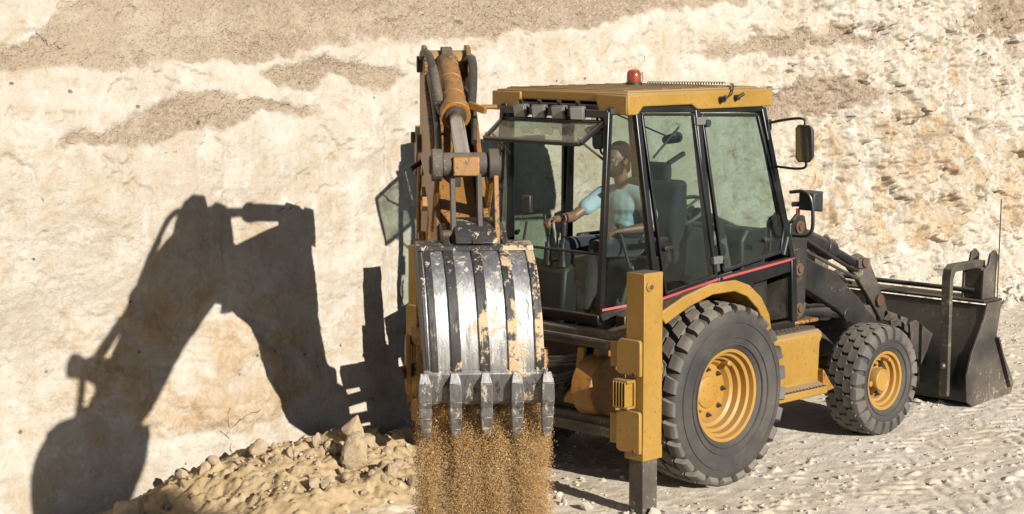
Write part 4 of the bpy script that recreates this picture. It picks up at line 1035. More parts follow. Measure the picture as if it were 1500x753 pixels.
# windscreen and lower rear glass
pane("windscreen", [(1.19, -0.77, 1.64), (1.19, 0.77, 1.64), (0.945, 0.64, 2.80), (0.945, -0.64, 2.80)], machine)
pane("rear_window", [(-0.832, -0.55, 1.345), (-0.832, 0.55, 1.345), (-0.80, 0.54, 1.795), (-0.80, -0.54, 1.795)], machine, mat=M['dusty_glass'])
vz = [V3(-0.74, -0.51, 2.775), V3(-0.74, 0.55, 2.775), V3(-1.03, 0.46, 2.632), V3(-1.03, -0.55, 2.632)]
vis = empty("hinged_window"); vis.parent = machine
pane("pane", vz, vis, mat=M['visor_glass']); seal("frame", vz, vis, w=0.03, d=0.03)
for y in (-0.45, 0.45): MB().cyl((-0.95, y, 2.66), (-0.72, y * 1.1, 2.50), 0.009).build("gas_strut", M['bolt'], vis)

# roof
rp = [(-0.685, -0.70), (-0.685, 0.68), (-0.60, 0.715), (0.96, 0.715), (1.012, 0.66), (1.012, -0.66), (0.96, -0.715), (-0.60, -0.715)]
rb_ = MB(); rb_.prism(rp, lambda a, b_, t: (a, b_, t), 2.925, 2.998)
rb_.prism([(x * 0.93 + 0.01, y * 0.93) for x, y in rp], lambda a, b_, t: (a, b_, t), 2.99, 3.012)
for s in (-1, 1):
    rb_.prism([(-0.70, 2.985), (-0.70, 2.835), (-0.59, 2.835), (-0.53, 2.895), (0.03, 2.895), (0.10, 2.855), (1.02, 2.855), (1.03, 2.99)], lambda a, b_, t: (a, s * t, b_), 0.655, 0.722)
    rb_.prism([(0.712, 2.982), (0.712, 2.837), (0.47, 2.837), (0.43, 2.86), (0.40, 2.93), (0.40, 2.985)], lambda a, b_, t: (t, s * a, b_), -0.706, -0.62)
rb_.box(0.98, 1.022, -0.66, 0.66, 2.86, 2.985)
roof = P_("roof", rb_, M['yellow'], bevel=0.014, seg=3)
for i in range(7):
    MB().box(-0.62 + 0.22 * i, -0.58 + 0.22 * i, -0.6, 0.6, 3.012, 3.018).build("roof_rib", M['yellow'], roof, bevel=0.003)
bx_, by_ = 0.42, 0.10
bl = empty("beacon_light", (0, 0, 0)); bl.parent = machine
bx_, by_ = 0.36, 0.17
MB().lathe([(0.066, 3.014), (0.066, 3.035), (0.060, 3.042), (0, 3.042)], (bx_, by_, 0), (0, 0, 1), 28).build("base", M['dark_plastic'], bl)
MB().lathe([(0.058, 3.042), (0.060, 3.08), (0.056, 3.115), (0.042, 3.135), (0.02, 3.143), (0, 3.144)], (bx_, by_, 0), (0, 0, 1), 28).build("dome", M['beacon'], bl)
hel = [(bx_ + 0.06 + 0.38 * t, by_ - 0.10 - 0.48 * t + 0.009 * math.cos(t * 180), 3.034 + 0.009 * math.sin(t * 180)) for t in np.linspace(0, 1, 420)]
P_("coiled_cable", MB().tube(hel, 0.0035, 6, smooth=False), M['dark_plastic'])
P_("cable", MB().tube([(0.79, -0.48, 3.03), (0.62, -0.64, 3.03), (0.50, -0.735, 3.0), (0.46, -0.75, 2.96), (0.40, -0.742, 2.93)], 0.007, 8), M['dark_plastic'])
MB().cyl((0.36, -0.715, 2.925), (0.36, -0.765, 2.925), 0.024).cyl((0.36, -0.75, 2.925), (0.36, -0.78, 2.945), 0.017).build("socket", M['dark_plastic'], roof)
MB().cyl((0.545, -0.715, 2.935), (0.545, -0.76, 2.935), 0.022).cyl((0.545, -0.745, 2.935), (0.59, -0.775, 2.965), 0.014).build("socket", M['dark_plastic'], roof)
# work lamps under the rear eave
for y, tw in ((-0.27, -0.15), (-0.08, 0.05), (0.13, -0.06), (0.33, 0.08)):
    lm = empty("work_lamp", (0, 0, 0)); lm.parent = machine
    c = V3(-0.755, y, 2.845); u = V3(-0.95, -0.22 + tw, -0.22).normalized(); r_ = u.cross(V3(0, 0, 1)).normalized(); up_ = r_.cross(u)
    MB().hexa([c + r_ * a * .062 + up_ * b_ * .055 + u * .035 for a, b_ in ((-1, -1), (1, -1), (1, 1), (-1, 1))], [c + r_ * a * .045 + up_ * b_ * .04 - u * .05 for a, b_ in ((-1, -1), (1, -1), (1, 1), (-1, 1))]).build("housing", M['grey_plastic'], lm, bevel=0.01)
    MB().obox(c + u * .037, r_ * .05, up_ * .044, u * .004).build("lens", M['lens'], lm, bevel=0.003)
    MB().bar(c + up_ * .04 - u * 0.01, c + up_ * .085 - u * 0.0, 0.03, 0.02, (1, 0, 0)).build("bracket", M['dark_plastic'], lm)
P_("wiring", MB().tube([(-0.68, 0.42, 2.90), (-0.70, 0.25, 2.885), (-0.69, 0.05, 2.90), (-0.70, -0.15, 2.885), (-0.66, -0.38, 2.90)], 0.007, 6), M['dark_plastic'])

# mirrors and front lamps
def mirror(s):
    m_ = empty("mirror"); m_.parent = machine
    c = V3(0.95, s * 1.10, 2.575); u = V3(-0.90, s * 0.15, -0.05).normalized(); r_ = V3(0, 0, 1).cross(u).normalized(); up_ = u.cross(r_)
    hs = MB(); prof = [(-.075, -.12), (-.05, -.15), (.05, -.15), (.075, -.12), (.075, .12), (.05, .15), (-.05, .15), (-.075, .12)]
    a0 = [c + r_ * a + up_ * b_ + u * .02 for a, b_ in prof]; a1 = [c + r_ * a * .75 + up_ * b_ * .85 - u * .05 for a, b_ in prof]
    hs.add(a0 + a1, [tuple(range(8)), tuple(range(15, 7, -1))] + [(i, (i + 1) % 8, 8 + (i + 1) % 8, 8 + i) for i in range(8)])
    hs.build("housing", M['dark_plastic'], m_, bevel=0.008)
    g_ = [c + r_ * a * .85 + up_ * b_ * .9 + u * .0215 for a, b_ in prof]
    MB().add(g_ + [p - u * .001 for p in g_], [tuple(range(8))]) if False else None
    gm_ = MB(); gm_.add(g_, [tuple(range(8))]); gm_.build("mirror_glass", M['mirror'], m_)
    MB().tube([(0.97, s * 0.70, 2.715), (0.98, s * 0.9, 2.755), (0.965, s * 1.07, 2.765), (0.955, s * 1.095, 2.70)], 0.012, 8).tube([(1.06, s * 0.74, 2.37), (1.03, s * 0.95, 2.365), (0.985, s * 1.08, 2.385), (0.97, s * 1.10, 2.44)], 0.011, 8).box(0.955, 1.0, s * 0.69, s * 0.735, 2.66, 2.75).build("bracket", M['black'], m_, bevel=0.003)
sym(mirror)
def front_lamp(s):
    h_ = empty("headlamp"); h_.parent = machine
    c = V3(1.24, s * 0.94, 2.09)
    MB().hexa([c + V3(-.045, a * .075, b_ * .07) for a, b_ in ((-1, -1), (1, -1), (1, 1), (-1, 1))], [c + V3(.07, a * .09, b_ * .085) for a, b_ in ((-1, -1), (1, -1), (1, 1), (-1, 1))]).build("housing", M['dark_plastic'], h_, bevel=0.014, seg=3)
    MB().box(1.312, 1.318, s * 0.865, s * 1.015, 2.02, 2.16).build("lens", M['lens'], h_, bevel=0.002)
    MB().box(1.19, 1.225, s * 0.845, s * 0.862, 1.98, 2.03).build("marker_lens", M['beacon'], h_, bevel=0.003)
    MB().tube([(1.17, s * 0.80, 2.16), (1.18, s * 0.93, 2.17), (1.20, s * 0.99, 2.10), (1.21, s * 1.0, 1.9), (1.20, s * 0.96, 1.82), (1.19, s * 0.82, 1.81)], 0.015, 10).cyl((1.2, s * .80, 2.06), (1.24, s * .92, 2.07), 0.02).build("bracket", M['black'], h_)
sym(front_lamp)

# --- interior
sea = empty("driver_seat"); sea.parent = machine
MB().box(-0.12, 0.36, -0.25, 0.25, 1.56, 1.66).build("cushion", M['seat'], sea, bevel=0.05, seg=4)
MB().prism([(0.28, 1.60), (0.34, 2.02), (0.40, 2.26), (0.52, 2.27), (0.52, 2.0), (0.46, 1.58)], lambda a, b_, t: (a, t, b_), -0.29, 0.29).build("backrest", M['seat'], sea, bevel=0.05, seg=4)
MB().box(0.42, 0.50, -0.14, 0.14, 2.24, 2.40).build("headrest", M['seat'], sea, bevel=0.04, seg=3)
MB().box(-0.05, 0.30, -0.16, 0.16, 1.20, 1.57).build("pedestal", M['dark_plastic'], sea, bevel=0.02)
MB().box(-0.12, 0.20, -0.36, -0.30, 1.80, 1.84).box(-0.12, 0.20, 0.30, 0.36, 1.80, 1.84).build("armrest", M['dark_plastic'], sea, bevel=0.018)
wh = empty("steering_wheel"); wh.parent = machine
c = V3(0.72, -0.05, 1.98); ax = V3(-0.55, 0, 0.83).normalized(); a_ = V3(0, 1, 0); b_ = ax.cross(a_)
MB().tube([c + (a_ * math.cos(t) + b_ * math.sin(t)) * 0.20 for t in np.linspace(0, 2 * math.pi, 40)], 0.016, 10, smooth=False).build("rim", M['grey_plastic'], wh)
sp = MB()
for t in (0.3, 2.4, 4.5): sp.cyl(c, c + (a_ * math.cos(t) + b_ * math.sin(t)) * 0.2, 0.011, n=8)
sp.cyl(c + ax * 0.01, c - ax * 0.12, 0.04).cyl(c - ax * .1, (0.92, -0.05, 1.45), 0.05)
sp.build("spokes", M['dark_plastic'], wh)
b = MB().prism([(0.80, 1.2), (0.78, 1.78), (0.86, 1.88), (1.10, 1.86), (1.14, 1.6), (1.14, 1.2)], lambda a, b_, t: (a, t, b_), -0.62, 0.45)
P_("dashboard", b, M['dark_plastic'], bevel=0.03, seg=3)
b = MB().prism([(0.36, 1.2), (0.40, 1.80), (0.48, 1.90), (0.60, 1.86), (0.70, 1.5), (0.72, 1.2)], lambda a, b_, t: (a, t, b_), -0.62, -0.34)
con = P_("side_console", b, M['grey_plastic'], bevel=0.03, seg=3)
MB().cyl((0.50, -0.62, 1.72), (0.50, -0.632, 1.72), 0.07).box(0.47, 0.56, -0.632, -0.60, 1.82, 1.95).build("speaker", M['dark_plastic'], con)
g_ = MB()
for i in range(6): g_.box(0.42, 0.56, -0.627, -0.61, 1.35 + i * 0.025, 1.362 + i * 0.025)
g_.build("vent", M['dark_plastic'], con)
# excavator controls at the back
jt = empty("control_tower"); jt.parent = machine
MB().prism([(-0.68, 1.2), (-0.64, 1.62), (-0.52, 1.66), (-0.46, 1.2)], lambda a, b_, t: (a, t, b_), -0.02, 0.38).build("column", M['dark_plastic'], jt, bevel=0.03)
for y in (0.20, 0.04):
    MB().cyl((-0.60, y, 1.64), (-0.585, y, 1.88), 0.012, n=10).lathe([(0.045, 1.64), (0.03, 1.70), (0.032, 1.73), (0.022, 1.78), (0.02, 1.82)], (-0.60, y, 0), (0, 0, 1), 14).build("lever", M['dark_plastic'], jt)
    MB().capsule((-0.585, y, 1.88), (-0.58, y, 1.965), 0.022, 0.026).build("knob", M['dark_plastic'], jt)
MB().box(-0.10, 0.05, -0.42, -0.28, 1.2, 1.7).cyl((-0.19, -0.30, 1.6), (-0.17, -0.17, 1.90), 0.012).capsule((-0.17, -0.17, 1.86), (-0.17, -0.165, 1.93), 0.024).build("lever", M['dark_plastic'], jt, bevel=0.01)
P_("interior_lamp", MB().bar((0.05, 0.10, 2.80), (0.25, -0.30, 2.62), 0.012, 0.012).capsule((0.22, -0.30, 2.60), (0.28, -0.36, 2.62), 0.035, 0.045), M['dark_plastic'])
P_("wiper", MB().cyl((-0.30, -0.62, 2.50), (-0.02, -0.63, 2.72), 0.009).ball((-0.05, -0.62, 2.66), 0.035, (1, .6, .8)).bar((-0.15, -0.64, 2.45), (0.02, -0.65, 2.52), 0.03, 0.03), M['dark_plastic'])
P_("rear_view_mirror", MB().ball((-0.55, -0.25, 2.70), 0.06, (0.5, 1.8, 0.6)).cyl((-0.55, -0.25, 2.7), (-0.5, -0.25, 2.87), 0.01), M['dark_plastic'])
P_("phone_holder", MB().box(-0.80, -0.76, 0.20, 0.29, 2.05, 2.19).cyl((-0.78, 0.25, 2.0), (-0.79, 0.28, 1.82), 0.01), M['dark_plastic'], bevel=0.01)
P_("fire_extinguisher", MB().cyl((0.05, 0.62, 1.25), (0.05, 0.62, 1.6), 0.06).cyl((0.05, 0.62, 1.6), (0.05, 0.62, 1.66), 0.025), M['dark_plastic'])

# --- loader arms, cylinders, bucket
def loader_arm(s):
    poly = [(1.36, 1.66), (1.56, 1.60), (2.03, 1.40), (2.40, 1.13), (2.85, 0.76), (3.26, 0.50), (3.36, 0.40), (3.33, 0.28), (3.18, 0.28), (2.72, 0.60), (2.30, 0.92), (2.03, 1.10), (1.56, 1.33), (1.36, 1.42)]
    a = MB().prism(poly, lambda x, z, t: (x, s * t, z), 0.54, 0.66).build("loader_arm", M['black'], machine, bevel=0.01)
    MB().prism([(1.30, 0.98), (1.30, 1.88), (1.40, 1.96), (1.50, 1.94), (1.54, 1.80), (1.52, 0.98)], lambda x, z, t: (x, s * t, z), 0.675, 0.71).prism([(1.30, 0.98), (1.30, 1.88), (1.40, 1.96), (1.50, 1.94), (1.54, 1.80), (1.52, 0.98)], lambda x, z, t: (x, s * t, z), 0.47, 0.51).build("tower", M['black'], a, bevel=0.008)
    for x, z in ((1.42, 1.85), (1.42, 1.50), (1.43, 1.17)):
        MB().cyl((x, s * 0.70, z), (x, s * 0.728, z), 0.055).cyl((x, s * 0.72, z), (x, s * 0.742, z), 0.03, n=6).build("pin", M['rust_bolt'], a, bevel=0.004)
    MB().cyl((1.45, s * 0.60, 1.12), (1.98, s * 0.60, 1.06), 0.058).cyl((1.44, s * 0.60, 1.12), (1.50, s * .60, 1.115), 0.07).cyl((1.98, s * 0.60, 1.06), (2.18, s * 0.60, 1.035), 0.03).cyl((2.2, s * 0.53, 1.03), (2.2, s * 0.67, 1.03), 0.06).build("lift_cylinder", M['black'], a, bevel=0.004)
    MB().cyl((1.46, s * 0.42, 1.86), (2.22, s * 0.42, 1.58), 0.078).cyl((2.14, s * .42, 1.61), (2.26, s * .42, 1.566), 0.09).cyl((2.26, s * .42, 1.566), (2.62, s * .42, 1.41), 0.05).build("tilt_cylinder", M['black'], a, bevel=0.005)
    MB().cyl((1.50, s * 0.56, 1.70), (2.50, s * 0.56, 1.30), 0.014, n=10).cyl((1.50, s * 0.30, 1.64), (2.75, s * 0.30, 1.22), 0.016, n=10).build("pipe", M['bolt'], a)
    lv = MB().prism([(2.52, 1.48), (2.66, 1.50), (2.80, 1.44), (3.06, 1.04), (3.12, 0.92), (3.02, 0.86), (2.86, 1.05), (2.62, 1.30), (2.52, 1.38)], lambda x, z, t: (x, s * t, z), 0.40, 0.455)
    lv.box(2.58, 2.76, s * 0.36, s * 0.50, 1.38, 1.46)
    lv.build("tilt_lever", M['worn_black'], a, bevel=0.008)
    MB().cyl((2.95, s * 0.36, 1.06), (2.95, s * 0.49, 1.06), 0.055).cyl((2.66, s * 0.34, 1.43), (2.66, s * 0.52, 1.43), 0.04).build("pin", M['rust_bolt'], a, bevel=0.004)
    MB().bar((3.05, s * 0.43, 0.92), (3.42, s * 0.43, 0.80), 0.05, 0.09).build("tilt_link", M['worn_black'], a, bevel=0.006)
sym(loader_arm)
for pts in ([(1.48, -0.52, 1.80), (1.75, -0.50, 1.72), (2.1, -0.52, 1.55), (2.4, -0.50, 1.42), (2.62, -0.46, 1.36)], [(1.40, -0.62, 1.30), (1.6, -0.66, 1.18), (1.75, -0.64, 1.16), (1.95, -0.60, 1.13)], [(1.30, -0.66, 1.03), (1.45, -0.72, 1.12), (1.52, -0.70, 1.20), (1.48, -0.66, 1.30)], [(1.55, -0.44, 1.62), (1.9, -0.40, 1.50), (2.3, -0.38, 1.38), (2.6, -0.36, 1.25)]):
    P_("hose", MB().tube(pts, 0.016, 10), M['hose'])
P_("cross_tube", MB().cyl((2.45, -0.55, 1.03), (2.45, 0.55, 1.03), 0.06), M['black'])
HB = 1.15
outer = [(3.62, 1.02), (3.56, 0.88), (3.40, 0.62), (3.32, 0.42), (3.36, 0.17), (3.42, 0.145), (4.02, 0.19), (4.06, 0.215)]
inn = [(4.04, 0.235), (3.45, 0.18), (3.385, 0.22), (3.36, 0.43), (3.44, 0.61), (3.60, 0.86), (3.65, 1.0)]
lb = P_("loader_bucket", MB().prism(outer + inn, lambda a, b_, t: (a, t, b_), -HB, HB), M['black'], bevel=0.004)
for s in (-1, 1):
    MB().prism([(3.60, 1.035), (3.84, 1.04), (3.77, 0.74), (4.09, 0.26), (4.05, 0.17), (3.40, 0.13), (3.30, 0.19), (3.285, 0.42), (3.37, 0.63), (3.55, 0.90)], lambda a, b_, t: (a, s * t, b_), HB, HB + 0.022).build("end_plate", M['worn_black'], lb, bevel=0.004)
    MB().bar((3.74, s * (HB + 0.03), 0.72), (3.98, s * (HB + 0.03), 0.24), 0.02, 0.07, (0, 1, 0)).build("side_cutter", M['worn_black'], lb, bevel=0.004)
MB().box(3.58, 3.88, -HB, HB, 1.035, 1.058).build("top_beam", M['black'], lb, bevel=0.006)
MB().prism([(3.28, 0.45), (3.12, 0.70), (3.10, 0.86), (3.2, 0.88), (3.48, 0.72), (3.40, 0.6)], lambda a, b_, t: (a, t, b_), -0.50, -0.47).prism([(3.28, 0.45), (3.12, 0.70), (3.10, 0.86), (3.2, 0.88), (3.48, 0.72), (3.40, 0.6)], lambda a, b_, t: (a, t, b_), -0.70, -0.67).build("bucket_ear", M['worn_black'], lb, bevel=0.006)
MB().prism([(3.28, 0.35), (3.22, 0.44), (3.36, 0.64), (3.40, 0.62), (3.33, 0.44)], lambda a, b_, t: (a, t, b_), -0.30, -0.28).build("rib", M['worn_black'], lb)
# swing-over pallet fork folded behind the bucket
MB().cyl((3.66, -1.0, 1.13), (3.66, 1.0, 1.13), 0.022).build("fork_shaft", M['black'], lb)
for y in (-0.98, 0.86):
    tw_ = MB()
    for yy in (y - 0.11, y + 0.085):
        tw_.prism([(3.64, 1.06), (3.66, 1.32), (3.74, 1.36), (3.77, 1.46), (3.84, 1.49), (3.90, 1.44), (3.87, 1.28), (3.86, 1.06)], lambda a, b_, t: (a, t, b_), yy, yy + 0.028)
    tw_.box(3.66, 3.86, y - 0.085, y + 0.088, 1.06, 1.34)
    tw_.build("fork_bracket", M['worn_black'], lb, bevel=0.006)
    fk = MB().prism([(3.78, 1.34), (3.78, 1.40), (3.30, 1.40), (3.235, 1.36), (3.215, 1.28), (3.215, 0.24), (3.235, 0.22), (3.255, 0.24), (3.262, 1.26), (3.30, 1.335)], lambda a, b_, t: (a, t, b_), y - 0.045, y + 0.045)
    fo_ = fk.build("pallet_fork", M['worn_black'], lb, bevel=0.006)
P_("fork_pin", MB().cyl((3.20, -0.98, 0.50), (3.28, -0.98, 0.50), 0.02).ball((3.20, -0.98, 0.50), 0.03), M['bolt'])
MB().cyl((3.62, 0.42, 1.08), (3.62, 0.50, 1.16), 0.05).build("shaft_collar", M['black'], lb)
MB().cyl((3.84, -1.12, 1.05), (3.86, -1.12, 1.95), 0.006, n=8).build("marker_rod", M['rust'], lb)


# ------------------------------------------------------------------ the operator
def remeshed(name, mb, mat, parent=None, voxel=0.006, smooth=6, push=None):
    o = mb.build(name, mat, parent)
    r = o.modifiers.new("remesh", 'REMESH'); r.mode = 'VOXEL'; r.voxel_size = voxel; r.use_smooth_shade = True
    s = o.modifiers.new("smooth", 'SMOOTH'); s.iterations = smooth; s.factor = 0.5
    return o
RS, RE, RW = V3(0.06, 0.185, 2.145), V3(-0.20, 0.262, 1.985), V3(-0.455, 0.215, 1.985)
LS, LE, LW = V3(0.12, -0.195, 2.15), V3(0.125, -0.305, 1.925), V3(-0.12, -0.20, 1.905)
HC = V3(0.005, -0.02, 2.435)
fdir = V3(-0.985, 0.02, -0.14).normalized(); fs_ = V3(0, 0, 1).cross(fdir).normalized(); fu = fdir.cross(fs_)
def H(f, s, u): return HC + fdir * f + fs_ * s + fu * u
bd = MB()
bd.ball((0.14, 0, 1.78), 0.15, (0.9, 1.05, 0.8)).ball((0.13, 0, 1.95), 0.14, (0.75, 1.0, 1.0)).ball((0.11, 0, 2.08), 0.16, (0.7, 1.05, 0.85))
bd.capsule((0.10, 0, 2.2), HC + V3(0.02, 0, -0.05), 0.058, 0.055)
bd.capsule((0.10, 0.02, 2.18), RS, 0.06, 0.058).capsule((0.11, -0.02, 2.18), LS, 0.06, 0.058)
for S_, E_, W_ in ((RS, RE, RW), (LS, LE, LW)):
    bd.capsule(S_, E_, 0.052, 0.042).capsule(E_, E_.lerp(W_, 0.35), 0.043, 0.042).capsule(E_.lerp(W_, 0.35), W_, 0.042, 0.027)
bd.capsule((0.12, 0.09, 1.75), (-0.36, 0.17, 1.77), 0.078, 0.058).capsule((0.12, -0.09, 1.75), (-0.34, -0.13, 1.77), 0.078, 0.058)
bd.capsule((-0.36, 0.17, 1.77), (-0.42, 0.17, 1.36), 0.056, 0.042).capsule((-0.34, -0.13, 1.77), (-0.42, -0.14, 1.36), 0.056, 0.042)
# head
bd.ball(H(-0.012, 0, 0.03), 0.1, (1.0, 0.80, 0.98)).ball(H(0.03, 0, -0.035), 0.076, (0.92, 0.82, 1.0)).ball(H(0.052, 0, -0.085), 0.042, (0.9, 1.0, 0.7))
bd.ball(H(0.075, 0, 0.032), 0.03, (0.6, 1.6, 0.45)).capsule(H(0.092, 0, 0.02), H(0.118, 0, -0.022), 0.010, 0.016).ball(H(0.096, 0, -0.064), 0.016, (0.6, 1.5, 0.5))
for s in (-1, 1):
    bd.ball(H(-0.008, s * 0.083, 0.0), 0.030, (0.9, 0.4, 1.1)).ball(H(0.066, s * 0.045, -0.022), 0.026)
def hand(W_, fwd, up, side, curl):
    """palm, four bent fingers of unequal length, thumb; side points to the thumb"""
    f, u, s = [V3(*v).normalized() for v in (fwd, up, side)]
    for k in (-1.2, -0.4, 0.4, 1.2): bd.capsule(W_, W_ + f * 0.085 + s * 0.017 * k, 0.021, 0.0125)
    for k, ln in zip((1.45, 0.48, -0.48, -1.42), (0.9, 1.0, 0.95, 0.78)):
        p0 = W_ + f * 0.085 + s * 0.0185 * k
        a1, a2, a3 = curl * 0.5, curl * 1.2, curl * 1.75
        p1 = p0 + (f * math.cos(a1) - u * math.sin(a1)) * 0.042 * ln
        p2 = p1 + (f * math.cos(a2) - u * math.sin(a2)) * 0.028 * ln
        p3 = p2 + (f * math.cos(a3) - u * math.sin(a3)) * 0.020 * ln
        bd.capsule(p0, p1, 0.0105, 0.0098, 10).capsule(p1, p2, 0.0098, 0.009, 10).capsule(p2, p3, 0.009, 0.008, 10)
    t0 = W_ + f * 0.025 + s * 0.024; t1 = t0 + f * 0.035 + s * 0.026 - u * 0.016; t2 = t1 + f * 0.032 - s * 0.002 - u * 0.022
    bd.capsule(t0, t1, 0.015, 0.012, 10).capsule(t1, t2, 0.012, 0.010, 10)
hand(RW, (-1, -0.10, 0.02), (0.1, 0.35, 0.94), (0, -0.95, 0.3), 1.35)
hand(LW, (-0.9, 0.42, -0.06), (0.05, -0.4, 0.92), (0.4, 0.9, 0.2), 1.25)
man = remeshed("person", bd, M['skin'], None, 0.0055, 4)
man.location.x = -0.05
tag(man, "bearded man in a light blue t-shirt working the levers inside the cab", "person")
ts = MB()
ts.ball((0.135, 0, 1.88), 0.165, (0.85, 1.06, 0.75)).ball((0.13, 0, 1.98), 0.16, (0.80, 1.05, 0.95)).ball((0.11, 0.0, 2.09), 0.172, (0.74, 1.08, 0.78))
ts.capsule((0.10, 0.02, 2.175), RS, 0.076, 0.076).capsule((0.115, -0.02, 2.175), LS, 0.076, 0.076)
ts.capsule(RS, RS.lerp(RE, 0.55), 0.075, 0.066).capsule(LS, LS.lerp(LE, 0.62), 0.075, 0.068)
ts.ball((0.02, -0.06, 1.93), 0.05, (0.5, 1.5, 0.5)).ball((0.03, 0.05, 1.86), 0.05, (0.6, 1.8, 0.5))
remeshed("t_shirt", ts, M['shirt'], man, 0.009, 6)
tr_ = MB()
tr_.ball((0.14, 0, 1.77), 0.17, (0.95, 1.05, 0.72))
for y0, y1, y2, x1 in ((0.09, 0.17, 0.17, -0.36), (-0.09, -0.13, -0.14, -0.34)):
    tr_.capsule((0.12, y0, 1.755), (x1, y1, 1.775), 0.092, 0.071).capsule((x1, y1, 1.775), (-0.42, y2, 1.32), 0.069, 0.060)
remeshed("trousers", tr_, M['trouser'], man, 0.01, 5)
sh = MB()
for y in (0.17, -0.14): sh.capsule((-0.40, y, 1.26), (-0.56, y, 1.24), 0.052, 0.042).ball((-0.42, y, 1.30), 0.05)
remeshed("boots", sh, M['canvas'], man, 0.008, 4)
hr = MB()
hr.ball(H(-0.042, 0, 0.050), 0.106, (0.97, 0.88, 0.96)).ball(H(0.02, 0, 0.112), 0.056, (1.05, 1.1, 0.40)).ball(H(-0.07, -0.02, -0.06), 0.07, (0.8, 0.95, 1.1)).ball(H(-0.06, 0, -0.02), 0.085, (0.7, 0.85, 1.0)).ball(H(0.03, 0, 0.108), 0.05, (0.9, 1.1, 0.35)).ball(H(-0.09, 0, 0.0), 0.055, (0.8, 1.0, 1.2)).ball(H(-0.10, 0.0, -0.07), 0.04, (0.7, 1.0, 1.3))
remeshed("hair", hr, M['hair'], man, 0.006, 2)
be = MB()
be.ball(H(0.052, 0, -0.090), 0.050, (0.95, 1.10, 0.74)).ball(H(0.02, 0, -0.085), 0.055, (0.9, 1.15, 0.6)).ball(H(0.09, 0, -0.048), 0.017, (0.55, 1.8, 0.4))
for s in (-1, 1):
    be.capsule(H(0.058, s * 0.033, -0.083), H(0.012, s * 0.062, -0.045), 0.032, 0.026).capsule(H(0.012, s * 0.062, -0.045), H(-0.004, s * 0.072, 0.02), 0.024, 0.018)
    be.capsule(H(0.088, s * 0.018, 0.044), H(0.076, s * 0.052, 0.043), 0.006, 0.005)
remeshed("beard", be, M['hair'], man, 0.005, 2)
ey = MB()
for s in (-1, 1): ey.ball(H(0.083, s * 0.032, 0.018), 0.012)
ey.build("eyes", M['lens'], man)
MB().ball(H(0.093, 0.032, 0.018), 0.005).ball(H(0.093, -0.032, 0.018), 0.005).build("pupils", M['dark_plastic'], man)

# ------------------------------------------------------------------ canvas strap bundle on the rear corner ledge
bag = empty("strap_bundle", (-0.48, -0.53, 1.2))
tag(bag, "coiled drab webbing bundle lying in the rear corner of the cab behind the glass", "webbing bundle")
mb = MB().ball((0, 0, 0.13), 0.17, (1.0, 0.75, 0.75))
mb = MB()
for k in range(7):
    r0 = 0.16 - 0.02 * k
    mb.tube([(r0 * math.cos(t) , r0 * 0.62 * math.sin(t) - 0.02, 0.14 + 0.018 * k + 0.03 * math.sin(t * 2 + k)) for t in np.linspace(0, 6.283, 24)], 0.022, 8, smooth=False)
mb.build("coil", M['canvas'], bag)
mb = MB().ball((0, 0, 0.085), 0.17, (1.05, 0.75, 0.5)).ball((0.08, -0.02, 0.08), 0.12, (1.1, 0.8, 0.6))
remeshed("pouch", mb, M['canvas'], bag, 0.012, 3)
MB().tube([(-0.12, -0.05, 0.2), (-0.02, -0.02, 0.34), (0.10, 0.04, 0.46), (0.13, 0.08, 0.30), (0.12, 0.05, 0.18)], 0.016, 8).build("strap", M['canvas'], bag)

# ------------------------------------------------------------------ rubble
def rock_mesh(name, seed, mat, blocky=0.5):
    rng = random.Random(seed)
    bm = bmesh.new()
    for i in range(22):
        d = Vector((rng.gauss(0, 1), rng.gauss(0, 1), rng.gauss(0, 1))).normalized() * rng.uniform(0.72, 1.0)
        bm.verts.new((d.x, d.y * rng.uniform(.8, 1), d.z * 0.85))
    r = bmesh.ops.convex_hull(bm, input=bm.verts)
    bmesh.ops.delete(bm, geom=[g for g in r['geom_interior'] if isinstance(g, bmesh.types.BMVert)], context='VERTS')
    bmesh.ops.bevel(bm, geom=list(bm.edges), offset=0.13, segments=2, affect='EDGES', clamp_overlap=True)
    bmesh.ops.triangulate(bm, faces=bm.faces)
    for k in range(2):
        bmesh.ops.subdivide_edges(bm, edges=[e for e in bm.edges if e.calc_length() > (0.30, 0.16)[k]], cuts=1, use_grid_fill=True)
        bmesh.ops.triangulate(bm, faces=bm.faces)
    co = np.array([v.co[:] for v in bm.verts])
    disp = fbm(co[:, 0] * 2.2 + seed, co[:, 1] * 2.2 + co[:, 2] * 1.7, 5, seed, 0.55) * 0.10
    for v, d_ in zip(bm.verts, disp): v.co *= 1.0 + float(d_)
    me = bpy.data.meshes.new(name); bm.to_mesh(me); bm.free()
    me.materials.append(mat)
    me.polygons.foreach_set("use_smooth", [True] * len(me.polygons)); me.set_sharp_from_angle(angle=R(50))
    return me
rock_meshes = [rock_mesh("rock", 100 + i, M['rock']) for i in range(9)]
pale_meshes = [rock_mesh("stone", 200 + i, M['clod']) for i in range(6)]
rr = random.Random(7)
def rock(name, x, y, size, mesh, label, group=None, squash=(1, 1, 1), rot=None, sink=0.35):
    o = bpy.data.objects.new(name, mesh); col.objects.link(o)
    z = float(ground_at(x, y))
    o.location = (x, y, z + size * squash[2] * (1 - 2 * sink) * 0.8)
    o.rotation_euler = rot or (rr.uniform(0, 6.28), rr.uniform(0, 6.28), rr.uniform(0, 6.28))
    o.scale = tuple(size * q for q in squash)
    tag(o, label, "rock", group)
    return o
rock("boulder", -2.12, 0.72, 0.17, rock_meshes[7], "tall sunlit tan boulder standing on the soil heap, biggest stone there", squash=(1.0, 0.9, 1.2), rot=(0.3, -0.15, 0.9), sink=0.2)
